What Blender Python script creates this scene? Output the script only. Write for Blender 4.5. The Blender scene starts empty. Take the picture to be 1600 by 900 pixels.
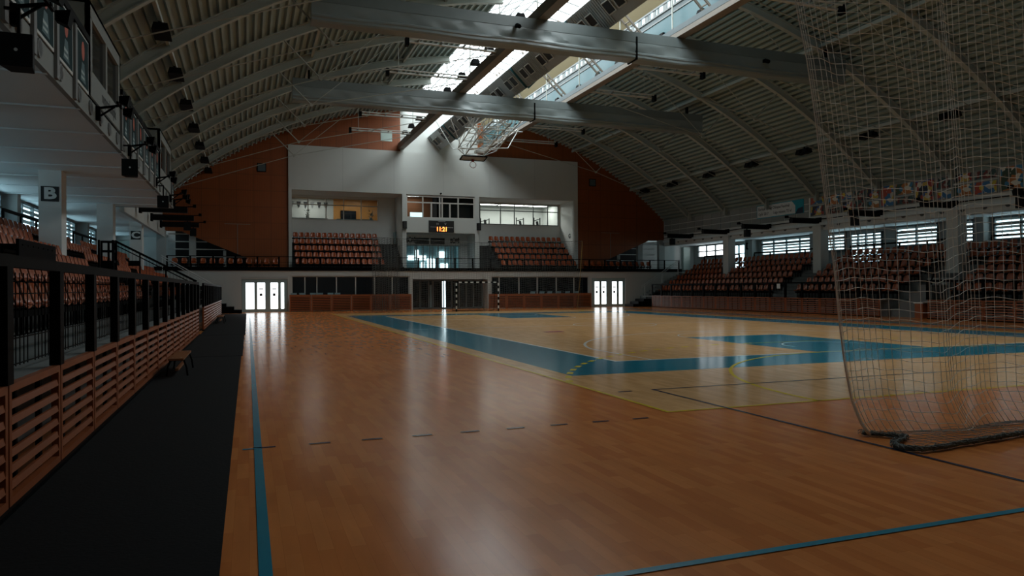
import bpy, math, random
from mathutils import Vector, Matrix
random.seed(7)
S = bpy.context.scene
COL = S.collection
PI = math.pi

# ------------------------------------------------------------------ camera, world, exposure
HC = 14.8                      # hall centre line (x)
XC, YG = 15.09, 48.04          # court centre line and far goal line
cam_d = bpy.data.cameras.new('camera')
cam_d.sensor_width = 36.0
cam_d.lens = 1122.5 / 1600 * 36.0
cam_d.clip_start, cam_d.clip_end = 0.05, 300
cam = bpy.data.objects.new('camera', cam_d)
COL.objects.link(cam)
cam.matrix_world = (Matrix.Translation((0, 0, 1.625)) @ Matrix.Rotation(-math.radians(20.18), 4, 'Z')
                    @ Matrix.Rotation(PI / 2, 4, 'X') @ Matrix.Rotation(-math.radians(0.31), 4, 'Z'))
S.camera = cam
S.view_settings.view_transform = 'Standard'
S.view_settings.look = 'None'
S.view_settings.gamma = 1.0
S.view_settings.use_curve_mapping = False
S.view_settings.exposure = 1.0
S.cycles.use_denoising = True
S.cycles.max_bounces = 8
S.cycles.diffuse_bounces = 5
S.cycles.glossy_bounces = 4
S.cycles.transparent_max_bounces = 12
S.cycles.sample_clamp_indirect = 4.0
SKY_GLASS = 3.4               # daylight through the ridge glazing
DOOR_GLASS = 1.35               # daylight through the end doors
SIDE_GLASS = 1.7               # daylight through the concourse windows
world = bpy.data.worlds.new('overcast_sky')
S.world = world
world.use_nodes = True
_bg = world.node_tree.nodes['Background']
_bg.inputs[0].default_value = (0.70, 0.86, 0.92, 1)
_bg.inputs[1].default_value = 0.35

# ------------------------------------------------------------------ materials
def lin(r, g, b):
    f = lambda c: (c / 255 / 12.92) if c / 255 <= 0.04045 else ((c / 255 + 0.055) / 1.055) ** 2.4
    return (f(r), f(g), f(b), 1)

def mat(name, c, rough=0.6, metal=0.0, noise=0.12, scale=3.0, bump=0.0, spec=0.5, emit=None, es=0.0, coords='Object', bscale=None):
    m = bpy.data.materials.new(name); m.use_nodes = True
    nt = m.node_tree; N = nt.nodes; L = nt.links
    b = N['Principled BSDF']
    b.inputs['Roughness'].default_value = rough
    b.inputs['Metallic'].default_value = metal
    b.inputs['Specular IOR Level'].default_value = spec
    tc = N.new('ShaderNodeTexCoord')
    no = N.new('ShaderNodeTexNoise'); no.inputs['Scale'].default_value = scale; no.inputs['Detail'].default_value = 4
    L.new(tc.outputs[coords], no.inputs['Vector'])
    mx = N.new('ShaderNodeMix'); mx.data_type = 'RGBA'
    mx.inputs[6].default_value = tuple(max(0, v * (1 - noise)) for v in c[:3]) + (1,)
    mx.inputs[7].default_value = tuple(min(1, v * (1 + noise)) for v in c[:3]) + (1,)
    L.new(no.outputs['Fac'], mx.inputs[0]); L.new(mx.outputs[2], b.inputs['Base Color'])
    if bump:
        n2 = N.new('ShaderNodeTexNoise'); n2.inputs['Scale'].default_value = bscale or scale * 4
        L.new(tc.outputs[coords], n2.inputs['Vector'])
        bp = N.new('ShaderNodeBump'); bp.inputs['Strength'].default_value = bump; bp.inputs['Distance'].default_value = 0.02
        L.new(n2.outputs['Fac'], bp.inputs['Height']); L.new(bp.outputs[0], b.inputs['Normal'])
    if emit:
        b.inputs['Emission Color'].default_value = emit; b.inputs['Emission Strength'].default_value = es
    return m

def parquet(name, c1, c2, rough=0.19):
    m = bpy.data.materials.new(name); m.use_nodes = True
    nt = m.node_tree; N = nt.nodes; L = nt.links
    b = N['Principled BSDF']; b.inputs['IOR'].default_value = 1.27
    tc = N.new('ShaderNodeTexCoord')
    mp = N.new('ShaderNodeMapping'); mp.inputs['Rotation'].default_value = (0, 0, PI / 2)
    L.new(tc.outputs['Object'], mp.inputs['Vector'])
    br = N.new('ShaderNodeTexBrick')
    br.inputs['Color1'].default_value = c1; br.inputs['Color2'].default_value = c2
    br.inputs['Mortar'].default_value = tuple(v * 0.86 for v in c2[:3]) + (1,)
    br.inputs['Scale'].default_value = 1.0
    br.inputs['Mortar Size'].default_value = 0.0012
    br.inputs['Mortar Smooth'].default_value = 0.3
    br.inputs['Brick Width'].default_value = 0.55
    br.inputs['Row Height'].default_value = 0.10
    br.offset = 0.37
    L.new(mp.outputs[0], br.inputs['Vector'])
    mp2 = N.new('ShaderNodeMapping'); mp2.inputs['Scale'].default_value = (7, 1.1, 1)
    L.new(tc.outputs['Object'], mp2.inputs['Vector'])
    no = N.new('ShaderNodeTexNoise'); no.inputs['Scale'].default_value = 1.0; no.inputs['Detail'].default_value = 5
    L.new(mp2.outputs[0], no.inputs['Vector'])
    hv = N.new('ShaderNodeHueSaturation')
    mr = N.new('ShaderNodeMapRange'); mr.inputs[1].default_value = .25; mr.inputs[2].default_value = .75
    mr.inputs[3].default_value = 0.90; mr.inputs[4].default_value = 1.10
    L.new(no.outputs['Fac'], mr.inputs[0]); L.new(mr.outputs[0], hv.inputs['Value'])
    L.new(br.outputs['Color'], hv.inputs['Color'])
    big = N.new('ShaderNodeTexNoise'); big.inputs['Scale'].default_value = 0.35; big.inputs['Detail'].default_value = 3
    L.new(tc.outputs['Object'], big.inputs['Vector'])
    mr3 = N.new('ShaderNodeMapRange'); mr3.inputs[1].default_value = .3; mr3.inputs[2].default_value = .7
    mr3.inputs[3].default_value = 0.92; mr3.inputs[4].default_value = 1.08
    L.new(big.outputs['Fac'], mr3.inputs[0])
    hv2 = N.new('ShaderNodeHueSaturation'); L.new(hv.outputs[0], hv2.inputs['Color']); L.new(mr3.outputs[0], hv2.inputs['Value'])
    L.new(hv2.outputs[0], b.inputs['Base Color'])
    mr2 = N.new('ShaderNodeMapRange'); mr2.inputs[3].default_value = rough * 0.95; mr2.inputs[4].default_value = rough * 1.06
    L.new(no.outputs['Fac'], mr2.inputs[0]); L.new(mr2.outputs[0], b.inputs['Roughness'])
    bp = N.new('ShaderNodeBump'); bp.inputs['Strength'].default_value = 0.012; bp.inputs['Distance'].default_value = 0.01
    L.new(no.outputs['Fac'], bp.inputs['Height']); L.new(bp.outputs[0], b.inputs['Normal'])
    return m

def glow(name, c, s, noise=0.1, scale=1.2):
    """a pane that daylight or a lamp shines through"""
    m = bpy.data.materials.new(name); m.use_nodes = True
    nt = m.node_tree; N = nt.nodes; L = nt.links
    N.remove(N['Principled BSDF'])
    e = N.new('ShaderNodeEmission'); e.inputs[1].default_value = s
    tc = N.new('ShaderNodeTexCoord'); no = N.new('ShaderNodeTexNoise'); no.inputs['Scale'].default_value = scale
    L.new(tc.outputs['Object'], no.inputs['Vector'])
    mx = N.new('ShaderNodeMix'); mx.data_type = 'RGBA'
    mx.inputs[6].default_value = tuple(v * (1 - noise) for v in c[:3]) + (1,)
    mx.inputs[7].default_value = tuple(v * (1 + noise) for v in c[:3]) + (1,)
    L.new(no.outputs['Fac'], mx.inputs[0]); L.new(mx.outputs[2], e.inputs[0])
    L.new(e.outputs[0], N['Material Output'].inputs[0])
    return m

def clear_glass(name, tint=(0.86, 0.93, 0.93, 1), gloss=0.08):
    m = bpy.data.materials.new(name); m.use_nodes = True
    nt = m.node_tree; N = nt.nodes; L = nt.links
    N.remove(N['Principled BSDF'])
    t = N.new('ShaderNodeBsdfTransparent'); t.inputs[0].default_value = tint
    g = N.new('ShaderNodeBsdfGlossy'); g.inputs[1].default_value = 0.03
    mx = N.new('ShaderNodeMixShader'); mx.inputs[0].default_value = gloss
    L.new(t.outputs[0], mx.inputs[1]); L.new(g.outputs[0], mx.inputs[2]); L.new(mx.outputs[0], N['Material Output'].inputs[0])
    return m

def patchy(name, cols, scale=6.0, rough=0.5):
    """blocks of several printed colours (drawings, pictures)"""
    m = bpy.data.materials.new(name); m.use_nodes = True
    nt = m.node_tree; N = nt.nodes; L = nt.links
    b = N['Principled BSDF']; b.inputs['Roughness'].default_value = rough
    tc = N.new('ShaderNodeTexCoord'); v = N.new('ShaderNodeTexVoronoi'); v.inputs['Scale'].default_value = scale
    L.new(tc.outputs['Object'], v.inputs['Vector'])
    sp = N.new('ShaderNodeSeparateColor'); L.new(v.outputs['Color'], sp.inputs[0])
    r = N.new('ShaderNodeValToRGB'); r.color_ramp.interpolation = 'CONSTANT'
    el = r.color_ramp.elements
    el[0].position = 0; el[0].color = cols[0]; el[1].position = 1.0 / len(cols); el[1].color = cols[1]
    for i, c in enumerate(cols[2:]):
        e = el.new((i + 2) / len(cols)); e.color = c
    L.new(sp.outputs[0], r.inputs[0]); L.new(r.outputs[0], b.inputs['Base Color'])
    return m

def perforated(name, c):
    """wood acoustic boarding: vertical joints and fine rows of holes"""
    m = mat(name, c, 0.5, noise=0.1, scale=1.5)
    nt = m.node_tree; N = nt.nodes; L = nt.links; b = N['Principled BSDF']
    src = b.inputs['Base Color'].links[0].from_socket
    tc = N.new('ShaderNodeTexCoord')
    mp = N.new('ShaderNodeMapping'); mp.inputs['Rotation'].default_value = (PI / 2, 0, 0)
    L.new(tc.outputs['Object'], mp.inputs['Vector'])
    br = N.new('ShaderNodeTexBrick'); br.offset = 0
    br.inputs['Scale'].default_value = 1; br.inputs['Brick Width'].default_value = 1.2; br.inputs['Row Height'].default_value = 1.2
    br.inputs['Mortar Size'].default_value = 0.02
    br.inputs['Color1'].default_value = (1, 1, 1, 1); br.inputs['Color2'].default_value = (.9, .9, .9, 1); br.inputs['Mortar'].default_value = (.6, .6, .6, 1)
    L.new(mp.outputs[0], br.inputs['Vector'])
    w = N.new('ShaderNodeTexWave'); w.inputs['Scale'].default_value = 2.6; w.bands_direction = 'X'
    L.new(tc.outputs['Object'], w.inputs['Vector'])
    mr = N.new('ShaderNodeMapRange'); mr.inputs[3].default_value = .86; mr.inputs[4].default_value = 1.06
    L.new(w.outputs['Fac'], mr.inputs[0])
    m1 = N.new('ShaderNodeMix'); m1.data_type = 'RGBA'; m1.blend_type = 'MULTIPLY'; m1.inputs[0].default_value = 1
    L.new(src, m1.inputs[6]); L.new(br.outputs['Color'], m1.inputs[7])
    hv = N.new('ShaderNodeHueSaturation'); L.new(m1.outputs[2], hv.inputs['Color']); L.new(mr.outputs[0], hv.inputs['Value'])
    L.new(hv.outputs[0], b.inputs['Base Color'])
    return m

M = {}
M['oak'] = parquet('parquet_orange', lin(219, 138, 76), lin(201, 119, 61))
M['maple'] = parquet('parquet_court', lin(228, 180, 124), lin(208, 160, 106))
M['teal'] = mat('court_teal_paint', lin(0, 124, 148), 0.15, spec=0.22, noise=0.06, scale=2)
M['white_line'] = mat('court_white_line', lin(236, 236, 228), 0.2)
M['yellow_line'] = mat('court_yellow_line', lin(222, 190, 20), 0.25)
M['navy_line'] = mat('court_navy_line', lin(35, 45, 75), 0.2)
M['pink'] = mat('court_pink_logo', lin(190, 70, 90), 0.2)
M['teal_line'] = mat('court_teal_line', lin(0, 132, 160), 0.25)
M['mat'] = mat('black_floor_mat', lin(11, 13, 15), 0.85, spec=0.2, noise=0.2, scale=9, bump=0.15)
M['white'] = mat('white_plaster', lin(186, 190, 186), 0.8, noise=0.05, scale=0.8)
M['offwhite'] = mat('grey_plaster', lin(168, 172, 170), 0.85, noise=0.06, scale=0.8)
M['orange'] = perforated('orange_wood_boarding', lin(138, 70, 21))
M['slat'] = mat('varnished_slat_wood', lin(146, 78, 40), 0.45, noise=0.25, scale=5)
M['slat_end'] = mat('red_brown_slat_wood', lin(150, 86, 46), 0.45, noise=0.25, scale=5)
M['black'] = mat('black_steel', lin(4, 5, 6), 0.55, spec=0.06, noise=0.15)
M['blackbox'] = mat('black_powder_coat', lin(6, 7, 8), 0.55, spec=0.2, noise=0.1)
M['concrete'] = mat('grey_concrete', lin(112, 114, 112), 0.85, noise=0.15, scale=2.5, bump=0.1)
M['darkconcrete'] = mat('dark_concrete', lin(84, 88, 88), 0.85, noise=0.15, scale=2.5, bump=0.1)
M['seat'] = mat('orange_brown_plastic', lin(156, 76, 40), 0.25, noise=0.06, scale=8)
M['roof'] = mat('roof_sheet', lin(146, 160, 154), 0.6, noise=0.07, scale=1.0)
M['beam'] = mat('roof_beam_paint', lin(166, 172, 164), 0.5, noise=0.08, scale=1.0)
M['rod'] = mat('galvanised_rod', lin(165, 168, 160), 0.45, metal=0.3, noise=0.08)
M['boxbeam'] = mat('box_beam_brown', lin(124, 116, 106), 0.6, noise=0.1)
M['paleblue'] = mat('pale_blue_clad_and_skylit', lin(72, 86, 90), 0.5, noise=0.05)  # also paints skylight on the box beam side
M['tealclad'] = mat('teal_cladding', lin(34, 86, 94), 0.4, noise=0.06)
M['cream'] = mat('cream_board', lin(140, 128, 98), 0.75, noise=0.05, scale=0.7)
M['duct'] = mat('duct_sheet', lin(160, 168, 170), 0.4, metal=0.25, noise=0.08)
M['grille'] = mat('duct_grille', lin(18, 18, 18), 0.6)
M['alu'] = mat('aluminium', lin(205, 208, 205), 0.4, metal=0.25, noise=0.06)
M['tarp'] = mat('curtain_tarpaulin', lin(126, 136, 136), 0.3, noise=0.1, scale=1.2, bump=0.35, bscale=1.6)
M['tarpdark'] = mat('curtain_housing', lin(108, 118, 118), 0.4, noise=0.1)
M['tealframe'] = mat('pale_teal_frame', lin(150, 178, 182), 0.45, noise=0.05)
M['greyframe'] = mat('grey_window_frame', lin(96, 106, 108), 0.5, noise=0.05)
M['whiteframe'] = mat('white_window_frame', lin(190, 190, 184), 0.5, noise=0.05)
M['darkglass'] = mat('dark_glass', lin(20, 27, 33), 0.06, noise=0.2, scale=0.6)
M['glass'] = clear_glass('clear_pane')
M['day'] = glow('daylight_door_glass', (0.92, 0.98, 1.0, 1), DOOR_GLASS)
M['day_side'] = glow('daylight_side_glass', (0.66, 0.92, 1.0, 1), SIDE_GLASS)
M['day_left'] = glow('daylight_left_glass', (0.55, 0.86, 1.0, 1), SIDE_GLASS * 1.25)
M['sky'] = glow('frosted_skylight', (0.90, 0.98, 1.0, 1), SKY_GLASS, noise=0.06, scale=0.8)
M['led'] = glow('scoreboard_led', (1.0, 0.22, 0.04, 1), 3.2)
M['ledwhite'] = mat('scoreboard_print', lin(180, 180, 180), 0.5)
M['lamp'] = glow('lamp_diffuser', (1.0, 0.97, 0.9, 1), 2.5)
M['lobbyday'] = glow('lobby_daylight', (0.75, 0.95, 1.0, 1), 2.2)
M['warm'] = mat('ochre_wall', lin(196, 140, 74), 0.8)
M['brownwall'] = mat('brown_wall', lin(120, 74, 44), 0.8)
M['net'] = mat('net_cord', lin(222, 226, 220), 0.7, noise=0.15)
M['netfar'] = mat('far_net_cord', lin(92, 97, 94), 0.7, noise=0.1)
M['rope'] = mat('braided_rope', lin(112, 120, 118), 0.9, noise=0.35, scale=60, bump=0.8, bscale=120)
M['goldrope'] = mat('ochre_edge_rope', lin(150, 120, 60), 0.8)
M['poster'] = mat('teal_poster', lin(4, 44, 48), 0.6, spec=0.1, noise=0.6, scale=2.2)
M['skin'] = mat('poster_orange_oval', lin(190, 84, 54), 0.5)
M['posterwhite'] = mat('poster_pale_print', lin(180, 196, 196), 0.5)
M['grey'] = mat('grey_steel', lin(120, 124, 124), 0.5)
M['red'] = mat('red_rim_paint', lin(150, 40, 34), 0.4)
M['board'] = mat('backboard_face', lin(176, 180, 180), 0.3)
M['bench'] = mat('bench_wood', lin(140, 88, 52), 0.4, noise=0.2, scale=6)
M['perfgrey'] = mat('acoustic_panel_grey', lin(142, 146, 143), 0.85, noise=0.1, scale=30)
M['banner'] = mat('banner_white', lin(214, 218, 216), 0.5)
M['bannerteal'] = mat('banner_teal', lin(0, 150, 170), 0.5)
M['bannernavy'] = mat('banner_navy', lin(18, 36, 62), 0.5)
M['ink'] = mat('black_print', lin(16, 18, 20), 0.6)
M['fascia'] = mat('gallery_fascia', lin(134, 140, 137), 0.7, noise=0.05)
M['white2'] = mat('bright_white_plaster', lin(214, 217, 214), 0.75, noise=0.04)
M['recess'] = mat('recess_step', lin(44, 46, 46), 0.85)
M['soffit'] = mat('soffit_panel', lin(216, 226, 228), 0.7, noise=0.05, scale=0.6)
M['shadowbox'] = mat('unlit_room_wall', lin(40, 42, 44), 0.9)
M['chairgrey'] = mat('pale_teal_chair', lin(120, 146, 150), 0.5)
M['leaf'] = mat('dark_plant', lin(30, 46, 34), 0.7, noise=0.3, scale=20)
M['cardboard'] = mat('brown_box', lin(150, 110, 70), 0.8)
M['cabinet'] = mat('pale_green_cabinet', lin(176, 196, 190), 0.5)
PICS = [patchy('picture_print_' + n, c, sc) for n, c, sc in (
    ('a', [lin(170, 60, 50), lin(210, 180, 90), lin(60, 90, 150), lin(220, 215, 205), lin(40, 40, 50)], 5),
    ('b', [lin(220, 190, 60), lin(60, 120, 170), lin(200, 200, 190), lin(180, 80, 60)], 4),
    ('c', [lin(40, 44, 48), lin(120, 50, 44), lin(160, 150, 140), lin(60, 90, 90)], 7),
    ('d', [lin(60, 130, 170), lin(190, 120, 60), lin(230, 225, 210), lin(60, 80, 60)], 4))]

# ------------------------------------------------------------------ mesh helpers
class MB:
    def __init__(s): s.v, s.f, s.m = [], [], []
    def face(s, pts, m=0):
        n = len(s.v); s.v += [tuple(p) for p in pts]; s.f.append(tuple(range(n, n + len(pts)))); s.m.append(m); return s
    def hexa(s, p, m=0):     # 8 points: bottom loop, top loop
        n = len(s.v); s.v += [tuple(q) for q in p]
        for f in ((0, 3, 2, 1), (4, 5, 6, 7), (0, 1, 5, 4), (1, 2, 6, 5), (2, 3, 7, 6), (3, 0, 4, 7)):
            s.f.append(tuple(n + i for i in f)); s.m.append(m)
        return s
    def box(s, x0, x1, y0, y1, z0, z1, m=0):
        x0, x1 = min(x0, x1), max(x0, x1); y0, y1 = min(y0, y1), max(y0, y1); z0, z1 = min(z0, z1), max(z0, z1)
        return s.hexa([(x0, y0, z0), (x1, y0, z0), (x1, y1, z0), (x0, y1, z0), (x0, y0, z1), (x1, y0, z1), (x1, y1, z1), (x0, y1, z1)], m)
    def bar(s, a, b, w, h, m=0, up=(0, 0, 1)):
        a, b = Vector(a), Vector(b); d = (b - a).normalized(); u = Vector(up)
        if abs(d.dot(u)) > 0.98: u = Vector((0, 1, 0))
        r = d.cross(u).normalized() * (w / 2); t = r.cross(d).normalized() * (h / 2)
        return s.hexa([a - r - t, a + r - t, b + r - t, b - r - t, a - r + t, a + r + t, b + r + t, b - r + t], m)
    def tube(s, pts, r, n=6, m=0, closed=False):
        pts = [Vector(p) for p in pts]; k = len(pts); base = len(s.v)
        for i, p in enumerate(pts):
            if closed: d = pts[(i + 1) % k] - pts[i - 1]
            else: d = pts[min(i + 1, k - 1)] - pts[max(i - 1, 0)]
            d = d.normalized() if d.length > 1e-9 else Vector((0, 0, 1))
            u = Vector((0, 0, 1)) if abs(d.z) < 0.9 else Vector((1, 0, 0))
            a = d.cross(u).normalized(); b = a.cross(d).normalized()
            rr = r[i] if isinstance(r, (list, tuple)) else r
            for j in range(n):
                t = 2 * PI * j / n
                s.v.append(tuple(p + a * (math.cos(t) * rr) + b * (math.sin(t) * rr)))
        for i in range(k if closed else k - 1):
            for j in range(n):
                a0 = base + i * n + j; a1 = base + i * n + (j + 1) % n
                b0 = base + ((i + 1) % k) * n + j; b1 = base + ((i + 1) % k) * n + (j + 1) % n
                s.f.append((a0, a1, b1, b0)); s.m.append(m)
        if not closed:
            s.f.append(tuple(base + j for j in reversed(range(n)))); s.m.append(m)
            s.f.append(tuple(base + (k - 1) * n + j for j in range(n))); s.m.append(m)
        return s
    def prism(s, poly, axis, a, b, m=0):   # poly in the two other axes (cyclic order)
        def P(u, v, w): return {'x': (w, u, v), 'y': (u, w, v), 'z': (u, v, w)}[axis]
        n = len(s.v); k = len(poly)
        s.v += [P(u, v, a) for u, v in poly] + [P(u, v, b) for u, v in poly]
        s.f.append(tuple(n + i for i in range(k))); s.m.append(m)
        s.f.append(tuple(n + k + i for i in reversed(range(k)))); s.m.append(m)
        for i in range(k):
            j = (i + 1) % k; s.f.append((n + i, n + k + i, n + k + j, n + j)); s.m.append(m)
        return s
    def lines_mesh(s, other, off=(0, 0, 0)):
        n = len(s.v); s.v += [(x + off[0], y + off[1], z + off[2]) for x, y, z in other.v]
        s.f += [tuple(n + i for i in f) for f in other.f]; s.m += other.m; return s
    def build(s, name, mats, parent=None, smooth=False, recenter=True, normals=True):
        if not isinstance(mats, (list, tuple)): mats = [mats]
        if parent is not None: o3 = root_loc(parent)
        elif recenter:
            xs = [v[0] for v in s.v]; ys = [v[1] for v in s.v]; zs = [v[2] for v in s.v]
            o3 = Vector(((min(xs) + max(xs)) / 2, (min(ys) + max(ys)) / 2, min(zs)))
        else: o3 = Vector((0, 0, 0))
        me = bpy.data.meshes.new(name)
        me.from_pydata([(x - o3.x, y - o3.y, z - o3.z) for x, y, z in s.v], [], s.f)
        for mm in mats: me.materials.append(M[mm] if isinstance(mm, str) else mm)
        me.polygons.foreach_set('material_index', s.m)
        if smooth: me.polygons.foreach_set('use_smooth', [True] * len(s.f))
        if normals:
            import bmesh
            bm = bmesh.new(); bm.from_mesh(me); bmesh.ops.recalc_face_normals(bm, faces=bm.faces); bm.to_mesh(me); bm.free()
        me.update()
        o = bpy.data.objects.new(name, me); COL.objects.link(o)
        if parent is not None: o.parent = parent
        else: o.location = o3
        return o

def root_loc(o):
    p = Vector(o.location)
    while o.parent is not None:
        o = o.parent; p += Vector(o.location)
    return p

def tag(o, label, cat, group=None, kind=None):
    o['label'] = label; o['category'] = cat
    if group: o['group'] = group
    if kind: o['kind'] = kind
    return o

def thing(name, label, cat, loc, group=None):
    o = bpy.data.objects.new(name, None); COL.objects.link(o); o.location = loc; o.empty_display_size = 0.2
    return tag(o, label, cat, group)

def struct(name, mb, mats, parent=None, **k):
    o = mb.build(name, mats, parent, **k)
    if parent is None: o['kind'] = 'structure'
    return o

def dup(root, loc, rotz=None, label=None, group=None):
    r = root.copy(); COL.objects.link(r); r.location = loc
    if rotz is not None: r.rotation_euler = (0, 0, rotz)
    if label: r['label'] = label
    if group: r['group'] = group
    for ch in root.children:
        c = ch.copy(); COL.objects.link(c); c.parent = r
        for g in ch.children:
            d = g.copy(); COL.objects.link(d); d.parent = c
    return r

def lettering(name, text, loc, size, m, parent, rot=(PI / 2, 0, 0), depth=0.004, align='CENTER', bold=0.0, sx=1.0):
    cu = bpy.data.curves.new(name, 'FONT'); cu.body = text; cu.size = size; cu.extrude = depth
    cu.align_x = align; cu.align_y = 'CENTER'; cu.offset = bold; cu.resolution_u = 3
    cu.materials.append(M[m])
    tmp = bpy.data.objects.new(name + '_curve', cu); COL.objects.link(tmp)
    bpy.context.view_layer.update()
    me = bpy.data.meshes.new_from_object(tmp.evaluated_get(bpy.context.evaluated_depsgraph_get()))
    bpy.data.objects.remove(tmp); bpy.data.curves.remove(cu)
    me.transform(Matrix.Diagonal((sx, 1, 1, 1)))
    o = bpy.data.objects.new(name, me); COL.objects.link(o)
    o.rotation_euler = rot
    if parent is not None:
        o.parent = parent; o.location = Vector(loc) - root_loc(parent)
    else: o.location = loc
    return o

# ------------------------------------------------------------------ floor and markings
XL, XR = -9.5, 41.2            # side walls
YB0, YE, YU = -7.0, 54.3, 56.8  # back of hall, lower end wall, upper end wall
fl = MB()
fl.face([(XL, YB0, 0), (XR, YB0, 0), (XR, 66, 0), (XL, 66, 0)], 0)
def R(x0, x1, y0, y1, m, z): fl.face([(x0, y0, z), (x1, y0, z), (x1, y1, z), (x0, y1, z)], m)
def ring(cx, cy, r, w, a0, a1, m, z, n=48):
    for i in range(n):
        t0 = a0 + (a1 - a0) * i / n; t1 = a0 + (a1 - a0) * (i + 1) / n
        fl.face([(cx + (r - w / 2) * math.cos(t0), cy + (r - w / 2) * math.sin(t0), z), (cx + (r + w / 2) * math.cos(t0), cy + (r + w / 2) * math.sin(t0), z),
                 (cx + (r + w / 2) * math.cos(t1), cy + (r + w / 2) * math.sin(t1), z), (cx + (r - w / 2) * math.cos(t1), cy + (r - w / 2) * math.sin(t1), z)], m)
def frame(x0, x1, y0, y1, w, m, z):
    R(x0, x1, y0, y0 + w, m, z); R(x0, x1, y1 - w, y1, m, z); R(x0, x0 + w, y0 + w, y1 - w, m, z); R(x1 - w, x1, y0 + w, y1 - w, m, z)
NEAR, FAR = YG - 40, YG
R(XC - 10, XC + 10, NEAR, FAR, 1, .001)                                    # paler court
ox0, ox1, oy0, oy1 = XC - 9.5, XC + 9.5, YG - 36, YG - 4
ix0, ix1, iy0, iy1 = XC - 7.55, XC + 7.55, YG - 34.05, YG - 5.95
R(ox0, ox1, oy0, iy0, 2, .002); R(ox0, ox1, iy1, oy1, 2, .002); R(ox0, ix0, iy0, iy1, 2, .002); R(ix1, ox1, iy0, iy1, 2, .002)
frame(ix0, ix1, iy0, iy1, .08, 3, .003)
R(XC - 1.85, XC + 1.85, iy0 + .05, iy0 + 5.85, 2, .002); R(XC - 1.85, XC + 1.85, iy1 - 5.85, iy1 - .05, 2, .002)
for sgn, ye in ((1, iy0), (-1, iy1)):
    by = ye + sgn * 1.6; fy = ye + sgn * 5.8
    ring(XC, fy, 1.8, .05, 0 if sgn > 0 else PI, PI if sgn > 0 else 2 * PI, 3, .004)
    ring(XC, by, 1.25, .05, 0 if sgn > 0 else PI, PI if sgn > 0 else 2 * PI, 3, .004)
    a = math.asin(6.6 / 6.75) if False else math.acos(6.6 / 6.75)
    if sgn > 0: ring(XC, by, 6.75, .08, a, PI - a, 3, .004, 64)
    else: ring(XC, by, 6.75, .08, PI + a, 2 * PI - a, 3, .004, 64)
    for sx in (-1, 1):
        R(XC + sx * 6.6 - .03, XC + sx * 6.6 + .03, min(ye, by + sgn * 1.4), max(ye, by + sgn * 1.4), 3, .004)
    R(XC - 1.85, XC + 1.85, fy - .025, fy + .025, 3, .004)
R(ix0, ix1, (iy0 + iy1) / 2 - .025, (iy0 + iy1) / 2 + .025, 3, .004)
ring(XC, (iy0 + iy1) / 2, 1.8, .05, 0, 2 * PI, 3, .004)
frame(XC - 10, XC + 10, NEAR, FAR, .06, 4, .005)                            # handball court
R(XC - 10, XC + 10, YG - 20.025, YG - 19.975, 3, .0055)
for sgn, yl in ((1, NEAR), (-1, FAR)):
    for r, dashed in ((6, False), (9, True)):
        for c, a0, a1 in ((XC - 1.5, PI / 2, PI), (XC + 1.5, 0, PI / 2)):
            if not dashed: ring(c, yl, r, .07, sgn * a0, sgn * a1, 4, .005, 32)
            else:
                n = 48
                for i in range(0, n, 2):
                    t0 = a0 + (a1 - a0) * i / n; t1 = a0 + (a1 - a0) * (i + 1) / n
                    cxm = c + r * math.cos((t0 + t1) / 2)
                    if XC - 10 < cxm < XC + 10: ring(c, yl, r, .12, sgn * t0, sgn * t1, 4, .005, 2)
        y1 = yl + sgn * r
        R(XC - 1.5, XC + 1.5, y1 - .025, y1 + .025, 4, .005)
frame(XC - 9.1, XC + 9.1, .94, 9.94, .05, 5, .006)                           # volleyball court across
R(5.38, 5.62, 9.86, 9.92, 5, .006)
for k in range(9): R(.02 + .55 * k + .02, .02 + .55 * k + .24, 7.77, 7.82, 5, .006)  # dashed line
R(.05, .125, 1.2, 50.5, 6, .006); R(.9, 30, 3.57, 3.63, 6, .006)
R(-.06, .08, 7.74, 7.79, 6, .0065)
R(10.2, 10.95, YG - 23.95, YG - 23.45, 7, .006)                              # pink mark
R(27.3, 27.42, 8, 48, 2, .003); R(26.6, 27.5, 8, 50, 2, .0025)
floor = fl.build('floor', ['oak', 'maple', 'teal', 'white_line', 'yellow_line', 'navy_line', 'teal_line', 'pink'], recenter=False, normals=False)
floor['kind'] = 'structure'

for (y0, y1, x1, lab) in ((-2.0, 18.66, -.16, 'black floor mat strip nearest the camera beside the slatted barrier'),
                          (18.72, 27.55, -.13, 'black floor mat strip between the two mat joints, beside the small wooden bench'),
                          (27.6, 51.0, -.10, 'black floor mat strip running on to the steps by the bright end door')):
    mb = MB(); mb.box(-1.62, x1, y0, y1, 0.007, 0.016)
    tag(mb.build('floor_mat', 'mat'), lab, 'mat')

# ------------------------------------------------------------------ room shell
RR, RZ = 30.3, -14.3            # roof circle
def arc(x, r=RR): return RZ + math.sqrt(max(0, r * r - (x - HC) ** 2))
SPL, SPR = HC - 20.8, HC + 20.8
# side walls with window openings left out behind the panes (thin panes stand proud of them)
mb = MB(); mb.box(XL - .2, XL, YB0, 66, 0, 7.0); struct('wall_left', mb, 'offwhite')
mb = MB(); mb.box(XR, XR + .2, YB0, 66, 0, 7.0); struct('wall_right', mb, 'offwhite')
mb = MB(); mb.box(XL - .2, XR + .2, YB0 - .2, YB0, 0, 17.5); struct('wall_back', mb, 'offwhite')
mb = MB(); mb.box(XL, 2.9, 60.2, 60.4, 0, 7.0); mb.box(26.9, XR, 60.2, 60.4, 0, 7.0); struct('wall_concourse', mb, 'white2')
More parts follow.
